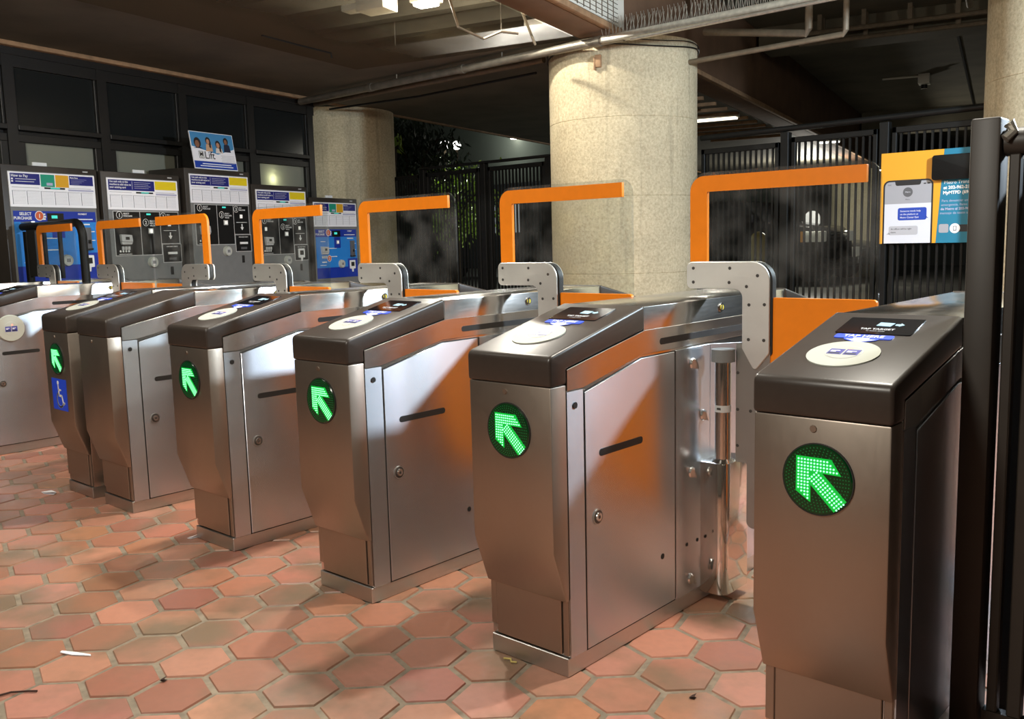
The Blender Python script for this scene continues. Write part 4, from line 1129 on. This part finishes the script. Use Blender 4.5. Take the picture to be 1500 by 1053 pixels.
# ------------------------------------------------------------------ garage and street beyond
m = MB('asphalt'); m.box(-60, 30, 7.8, 60, -.12, -.006); struct('trim_11', m)
m = MB('wall_black'); m.box(-15.5, 20, 33, 33.3, 0, 3.8); struct('wall_back', m)
m = MB('far_wall'); m.box(-48, -15.6, 34, 35, -.1, 12); 
o = one('far_building', m); tag(o, 'plain grey wall of a building far outside, behind the tree', 'building')
def car(name, loc, rz, L, Wd, H, hood, mat, label, silver=False):
    e = empty(name, loc, rz); tag(e, label, 'car')      # front points to local +x, base centre at origin
    h2 = L/2
    prof = [(-h2, .45), (-h2, hood*.98), (-h2+.12, H-.12), (-h2+.35, H), (h2-2.25, H), (h2-1.95, H-.05), (h2-1.25, hood+.06), (h2-.25, hood-.07), (h2-.02, hood-.25), (h2, .55), (h2-.08, .36), (-h2+.1, .36)]
    vs = []; n = len(prof)
    for s in (-1, 1):
        for x, z in prof:
            k = 1 if z < hood+.02 else 1-.16*(z-hood)/(H-hood+.001)
            t = 1-.05*max(0, (x-h2+.6)/.6)
            vs.append((x, s*Wd/2*k*t, z))
    fs = [tuple(range(n-1, -1, -1)), tuple(range(n, 2*n))]+[(i, (i+1) % n, (i+1) % n+n, i+n) for i in range(n)]
    one('body', MB(mat).add(vs, fs), e, bevel=.06, seg=3)
    for s in (-1, 1):
        m = MB('car_glass'); y = s*(Wd/2*.925)
        m.add([(-h2+.55, y*1.03, hood+.05), (h2-1.75, y*1.03, hood+.05), (h2-2.15, y*.955, H-.12), (-h2+.6, y*.955, H-.12)], [(0, 1, 2, 3)])
        one('side_window', m, e)
        for x in (h2-.95, -h2+1.0):
            m = MB('tyre'); m.cyl((x, s*(Wd/2-.22), .37), (x, s*(Wd/2+.02), .37), .37, n=28); m.cyl((x, s*(Wd/2+.02), .37), (x, s*(Wd/2+.03), .37), .22, n=20, m='car_silver')
            one('wheel', m, e, bevel=.02)
        m = MB('headlight'); m.box(h2-.42, h2-.03, s*(Wd/2-.04)-.02*s-.16, s*(Wd/2-.04)-.02*s+.16*(1 if s < 0 else .0)+(.0), hood-.40, hood-.17) if False else m.box(h2-.36, h2+.012, min(s*(Wd/2-.34), s*(Wd/2-.005)), max(s*(Wd/2-.34), s*(Wd/2-.005)), hood-.42, hood-.18)
        one('headlamp', m, e, bevel=.02)
        m = MB('turn_amber'); m.box(h2-.46, h2-.36, min(s*(Wd/2-.1), s*(Wd/2-.0)), max(s*(Wd/2-.1), s*(Wd/2-.0)), hood-.42, hood-.18); one('indicator', m, e)
        m = MB(mat); m.box(h2-1.75, h2-1.6, min(s*Wd/2, s*(Wd/2+.2)), max(s*Wd/2, s*(Wd/2+.2)), hood+.05, hood+.25); one('mirror', m, e, bevel=.03)
    m = MB('car_silver')
    for k in range(3): m.box(h2-.02, h2+.02, -.5, .5, hood-.42+.09*k, hood-.385+.09*k)
    one('grille', m, e); one('bumper', MB('car_silver' if silver else mat).box(h2-.12, h2+.06, -Wd/2*.93, Wd/2*.93, .42, .62), e, bevel=.03)
    m = MB('car_glass'); m.add([(h2-1.30, -Wd*.40, hood+.09), (h2-1.30, Wd*.40, hood+.09), (h2-1.90, Wd*.36, H-.10), (h2-1.90, -Wd*.36, H-.10)], [(0, 1, 2, 3)]); one('windshield', m, e)
    return e
car('parked_car', (-11.2, 20.9, 0), 0, 5.2, 1.95, 2.02, 1.42, 'car_black', 'black parked sport utility vehicle seen through the bars beyond the gates')
car('parked_car', (-11.1, 23.4, 0), 0, 4.6, 1.8, 1.5, 1.02, 'car_silver', 'silver parked car whose front shows just past the black vehicle', True)
m = MB('bus_body'); m.prism(rpoly([(-23, .35, .1), (-16.2, .35, .1), (-16.2, 2.95, .25), (-23, 2.95, .25)]), 'y', 21.2, 23.6)
e = empty('parked_bus', (0, 0, 0)); tag(e, 'dark bus parked outside, seen through the black gate leaves', 'bus'); one('body', m, e, bevel=.05)
for k in range(6): one('window', MB('bus_window' if k in (2, 3) else 'car_glass').box(-22.4+1.0*k, -21.6+1.0*k, 21.17, 21.205, 1.45, 2.3), e)
for x in (-21.6, -17.6): one('wheel', MB('tyre').cyl((x, 21.15, .48), (x, 21.5, .48), .48, n=24), e)
m = MB('bollard_yellow'); m.cyl((0, 0, 0), (0, 0, 1.1), .16, n=24); m.ball((0, 0, 1.1), .16)
o = one('bollard', m); o.location = (-8.6, 17.0, 0); tag(o, 'dull yellow bollard beside the black vehicle', 'bollard')
m = MB('paper'); m.prism(rpoly([(-.2, 1.2, 0), (.2, 1.2, 0), (.2, 1.75, .19), (-.2, 1.75, .19)]), 'y', -.02, .02); m.cyl((0, .03, 0), (0, .03, 1.3), .03, n=10, m='pipe_grey')
o = one('white_sign', m); o.location = (-9.81, 22.25, 0); tag(o, 'white rounded sign standing beyond the black vehicle', 'sign')

def leaves(mat, c, rad, n, size, seed, droop=.6):
    rnd = random.Random(seed); m = MB(mat)
    cl = []
    for _ in range(max(6, n//45)):
        while True:
            p = Vector((rnd.uniform(-1, 1), rnd.uniform(-1, 1), rnd.uniform(-1, 1)))
            if p.length < 1: break
        cl.append(Vector((p.x*rad[0], p.y*rad[1], p.z*rad[2])))
    for _ in range(n):
        q = rnd.choice(cl); p = q+Vector((rnd.gauss(0, .13), rnd.gauss(0, .13), rnd.gauss(0, .13)))*min(rad)*1.6
        d = Vector((rnd.uniform(-1, 1), rnd.uniform(-1, 1), rnd.uniform(-1, .3)-droop)).normalized()
        w = d.orthogonal().normalized(); w.rotate(Matrix.Rotation(rnd.uniform(0, 6.28), 3, d))
        L = size*rnd.uniform(.7, 1.3); a = Vector(c)+p; nrm = d.cross(w)
        m.add([tuple(a), tuple(a+d*L*.45+w*L*.16+nrm*L*.03), tuple(a+d*L), tuple(a+d*L*.45-w*L*.16+nrm*L*.03)], [(0, 1, 2), (0, 2, 3)])
    return m
def tree(loc, h, crown_c, rad, n, size, mat, label, seed, cat='tree', name='leafy_tree'):
    e = empty(name, loc); tag(e, label, cat)
    rnd = random.Random(seed)
    m = MB('bark'); m.tube([(0, 0, -.05), (.05, .03, h*.5), (0, 0, h)], .06, 8)
    for k in range(6):
        a = k*1.05; m.tube([(0, 0, h*.7), (math.cos(a)*rad[0]*.4, math.sin(a)*rad[1]*.4, crown_c[2]), (math.cos(a)*rad[0]*.8, math.sin(a)*rad[1]*.8, crown_c[2]+rad[2]*.3)], .022, 6)
    one('trunk', m, e)
    one('foliage', leaves(mat, crown_c, rad, n, size, seed), e)
tree((-11.7, 10.6, 0), 2.2, (0, 0, 2.65), (.85, .8, .75), 2600, .13, 'leaf_dark', 'dark leafy tree outside, just right of the left column', 3)
tree((-10.75, 9.35, 0), 2.2, (0, 0, 2.72), (.16, .2, .16), 60, .14, 'leaf_bright', 'bright green sprig of leaves touching the edge of the left column', 5, 'branch', 'leaf_sprig')
tree((-15.6, 15.4, 0), 2.0, (0, 0, 2.1), (1.2, .9, 1.0), 1800, .16, 'leaf_bright', 'lit yellow green shrub behind the black gate leaves', 8, 'shrub', 'green_shrub')
def street_lamp(loc, h, label, r=.13):
    e = empty('street_lamp', loc); tag(e, label, 'street lamp', 'street lamps outside')
    one('pole', MB('bark').cyl((0, 0, -.02), (0, 0, h), .05, .035, n=10), e); one('globe', MB('lamp_far').ball((0, 0, h), r), e, 'glowing globe')
street_lamp((-18.4, 17.95, 0), 3.86, 'left glowing globe street lamp seen through the dark tree')
street_lamp((-19.7, 19.7, 0), 4.05, 'right glowing globe street lamp seen through the dark tree')
e = empty('wall_lamp', (-29.8, 33.95, 6.15)); tag(e, 'bright lamp mounted on the grey building wall outside', 'lamp')
one('lamp_body', MB('mid_grey').box(-.3, .3, -.25, .05, .05, .35), e, bevel=.03); one('lamp_glass', MB('lamp_glow').box(-.22, .22, -.30, -.05, -.12, .06), e, bevel=.05)

# ------------------------------------------------------------------ litter
def litter(name, pts, r, mat, loc, label, cat):
    o = one(name, MB(mat).tube(pts, r, 6)); o.location = loc; tag(o, label, cat)
litter('twig', [(-.03, -.035, .004), (-.02, 0, .005), (.01, .035, .004), (.028, .05, .004)], .0028, 'twig_brown', (-2.62, .84, 0), 'dark curved twig on the tiles at lower left', 'twig')
litter('straw_bit', [(-.02, 0, .004), (.0, .008, .005), (.012, -.004, .004), (.026, .004, .004)], .003, 'straw', (-1.70, 1.845, 0), 'small yellow straw scrap at the foot of the second gate', 'scrap')
def scrap(loc, pts, mat, label, cat='paper', hz=.005):
    m = MB(mat); n = len(pts)
    m.add([(x, y, .003+hz*((i*7) % 3)) for i, (x, y) in enumerate(pts)], [tuple(range(n))]); m.add([(x, y, .001) for x, y in pts], [tuple(range(n))])
    o = one('scrap', m) if cat != 'leaf' else one('dead_leaf', m)
    o.location = loc; tag(o, label, cat)
scrap((-4.76, 1.78, 0), [(-.05, -.02), (.0, -.025), (.055, .0), (.03, .025), (-.02, .02)], 'paper', 'crumpled white paper scrap in front of the wheelchair sticker gate')
scrap((-3.50, 1.86, 0), [(-.01, -.02), (.012, -.012), (.014, .02), (-.008, .022)], 'paper', 'tiny white scrap at the left foot of the fourth gate')
scrap((-2.75, 1.055, 0), [(-.05, -.02), (.0, -.004), (.05, .03), (.04, .034), (-.01, .012), (-.055, -.012)], 'paper', 'white streaky scuff on the tiles at lower left', hz=.0003)  # flat piece standing in for a white scuff mark on the tiles
scrap((-2.38, 1.147, 0), [(-.008, -.008), (.010, -.004), (.006, .009), (-.008, .006)], 'twig_brown', 'dark crumb on a tile in the lower middle left', 'leaf')
scrap((-1.182, 1.99, 0), [(-.007, -.008), (.008, -.006), (.007, .008), (-.007, .008)], 'twig_brown', 'dark crumb on a tile between the nearest two gates', 'leaf')

# ------------------------------------------------------------------ rest of the hall behind the viewer
m = MB('wall_brown'); m.box(-9, 5, -3.3, -3.1, 0, 3.9); struct('wall_front', m)
m = MB('wall_black'); m.box(4.2, 4.4, -3.1, 7, 0, 3.9); struct('wall_right', m)
m = MB('wall_black'); m.box(-9.9, 4.4, -3.3, -2.0, -.12, -.006); m.box(3.0, 4.4, -2.0, 7.8, -.12, -.006); struct('trim_12', m)

# ------------------------------------------------------------------ light
def aim(o, to):
    d = Vector(to)-o.location; o.rotation_euler = d.to_track_quat('-Z', 'Y').to_euler()
WARM = (1, .945, .83); COOL = (.74, .87, 1.0)
lamp('bay_lamp', 'POINT', (L1.x, L1.y, L1.z-.06), 40, WARM, shadow_soft_size=.05)
for k, (x, y, pw) in enumerate(((-3.35, 2.75, 36), (-1.1, 2.9, 34), (-5.6, 2.6, 38))):
    e = fixture((x, y, 2.95), 0, (.12, .12), ('lamp above the gate row, over the third and fourth gates', 'lamp above the gate row, over the nearest gates', 'lamp above the wide aisle')[k])
    o = lamp('gate_lamp', 'AREA', (x, y, 2.92), pw, WARM, shape='DISK', size=.12); aim(o, (x, y, 0))
o = lamp('hall_fill', 'AREA', (-1.35, -.7, 2.75), 40, WARM, shape='DISK', size=.5); aim(o, (-1.6, 2, .4))  # unseen fill behind the viewer, placed to brighten the gate fronts
o = lamp('hall_fill', 'AREA', (-4.0, .3, 2.84), 40, WARM, shape='DISK', size=.3); aim(o, (-7, 4, 1.3))  # added fill for the ticket machines and orange panels, no fixture
lamp('cool_lamp', 'POINT', (.3, 5.0, 2.6), 430, COOL, shadow_soft_size=.10)
lamp('added_column_lamp', 'POINT', (L2.x, L2.y, L2.z-.07), 210, WARM, shadow_soft_size=.03)  # added unseen lamp, lights the middle column and casts the pipe shadow
lamp('right_bay_fill', 'POINT', ND(2.6, 8.8, 3.4), 25, WARM, shadow_soft_size=.1)  # added fill to brighten the right-hand slab, no fixture there
o = lamp('garage_lamp', 'AREA', ND(-3.55, 12.8, 2.74), 30, (1, .95, .8), shape='DISK', size=.4); aim(o, ND(-3.55, 12.8, 0))
lamp('garage_far_lamp', 'POINT', (-8.9, 20.0, 2.3), 150, (1, .96, .85), shadow_soft_size=.15)
lamp('street_glow', 'POINT', (-17.0, 16.2, 3.4), 200, (.95, 1, .85), shadow_soft_size=.15)
lamp('building_glow', 'POINT', (-29.8, 32.6, 5.9), 60, (.95, 1, .9), shadow_soft_size=.3)
w = bpy.data.worlds.new('World'); SC.world = w; w.use_nodes = True
bg = w.node_tree.nodes['Background']; bg.inputs['Color'].default_value = (.8, .9, .75, 1); bg.inputs['Strength'].default_value = .02

# ------------------------------------------------------------------ camera
F, YAW, PITCH, ROLL, HC = 1342.94, .7322, -.1287, -.0257, 1.2013
cy, sy, cp, sp_ = math.cos(YAW), math.sin(YAW), math.cos(PITCH), math.sin(PITCH)
fw = Vector((-sy*cp, cy*cp, sp_)); rt = Vector((cy, sy, 0)); up = rt.cross(fw)
c_, s_ = math.cos(ROLL), math.sin(ROLL)
r2 = rt*c_+up*s_; u2 = up*c_-rt*s_
cam = bpy.data.cameras.new('camera'); cam.sensor_width = 36; cam.lens = F*36/1500; cam.clip_end = 200; cam.clip_start = .05
co = link('camera', cam)
co.matrix_world = Matrix(((r2.x, u2.x, -fw.x, 0), (r2.y, u2.y, -fw.y, 0), (r2.z, u2.z, -fw.z, HC), (0, 0, 0, 1)))
SC.camera = co
SC.view_settings.view_transform = 'Standard'; SC.view_settings.look = 'None'
SC.view_settings.gamma = 1; SC.view_settings.use_curve_mapping = False
SC.view_settings.exposure = 1.0
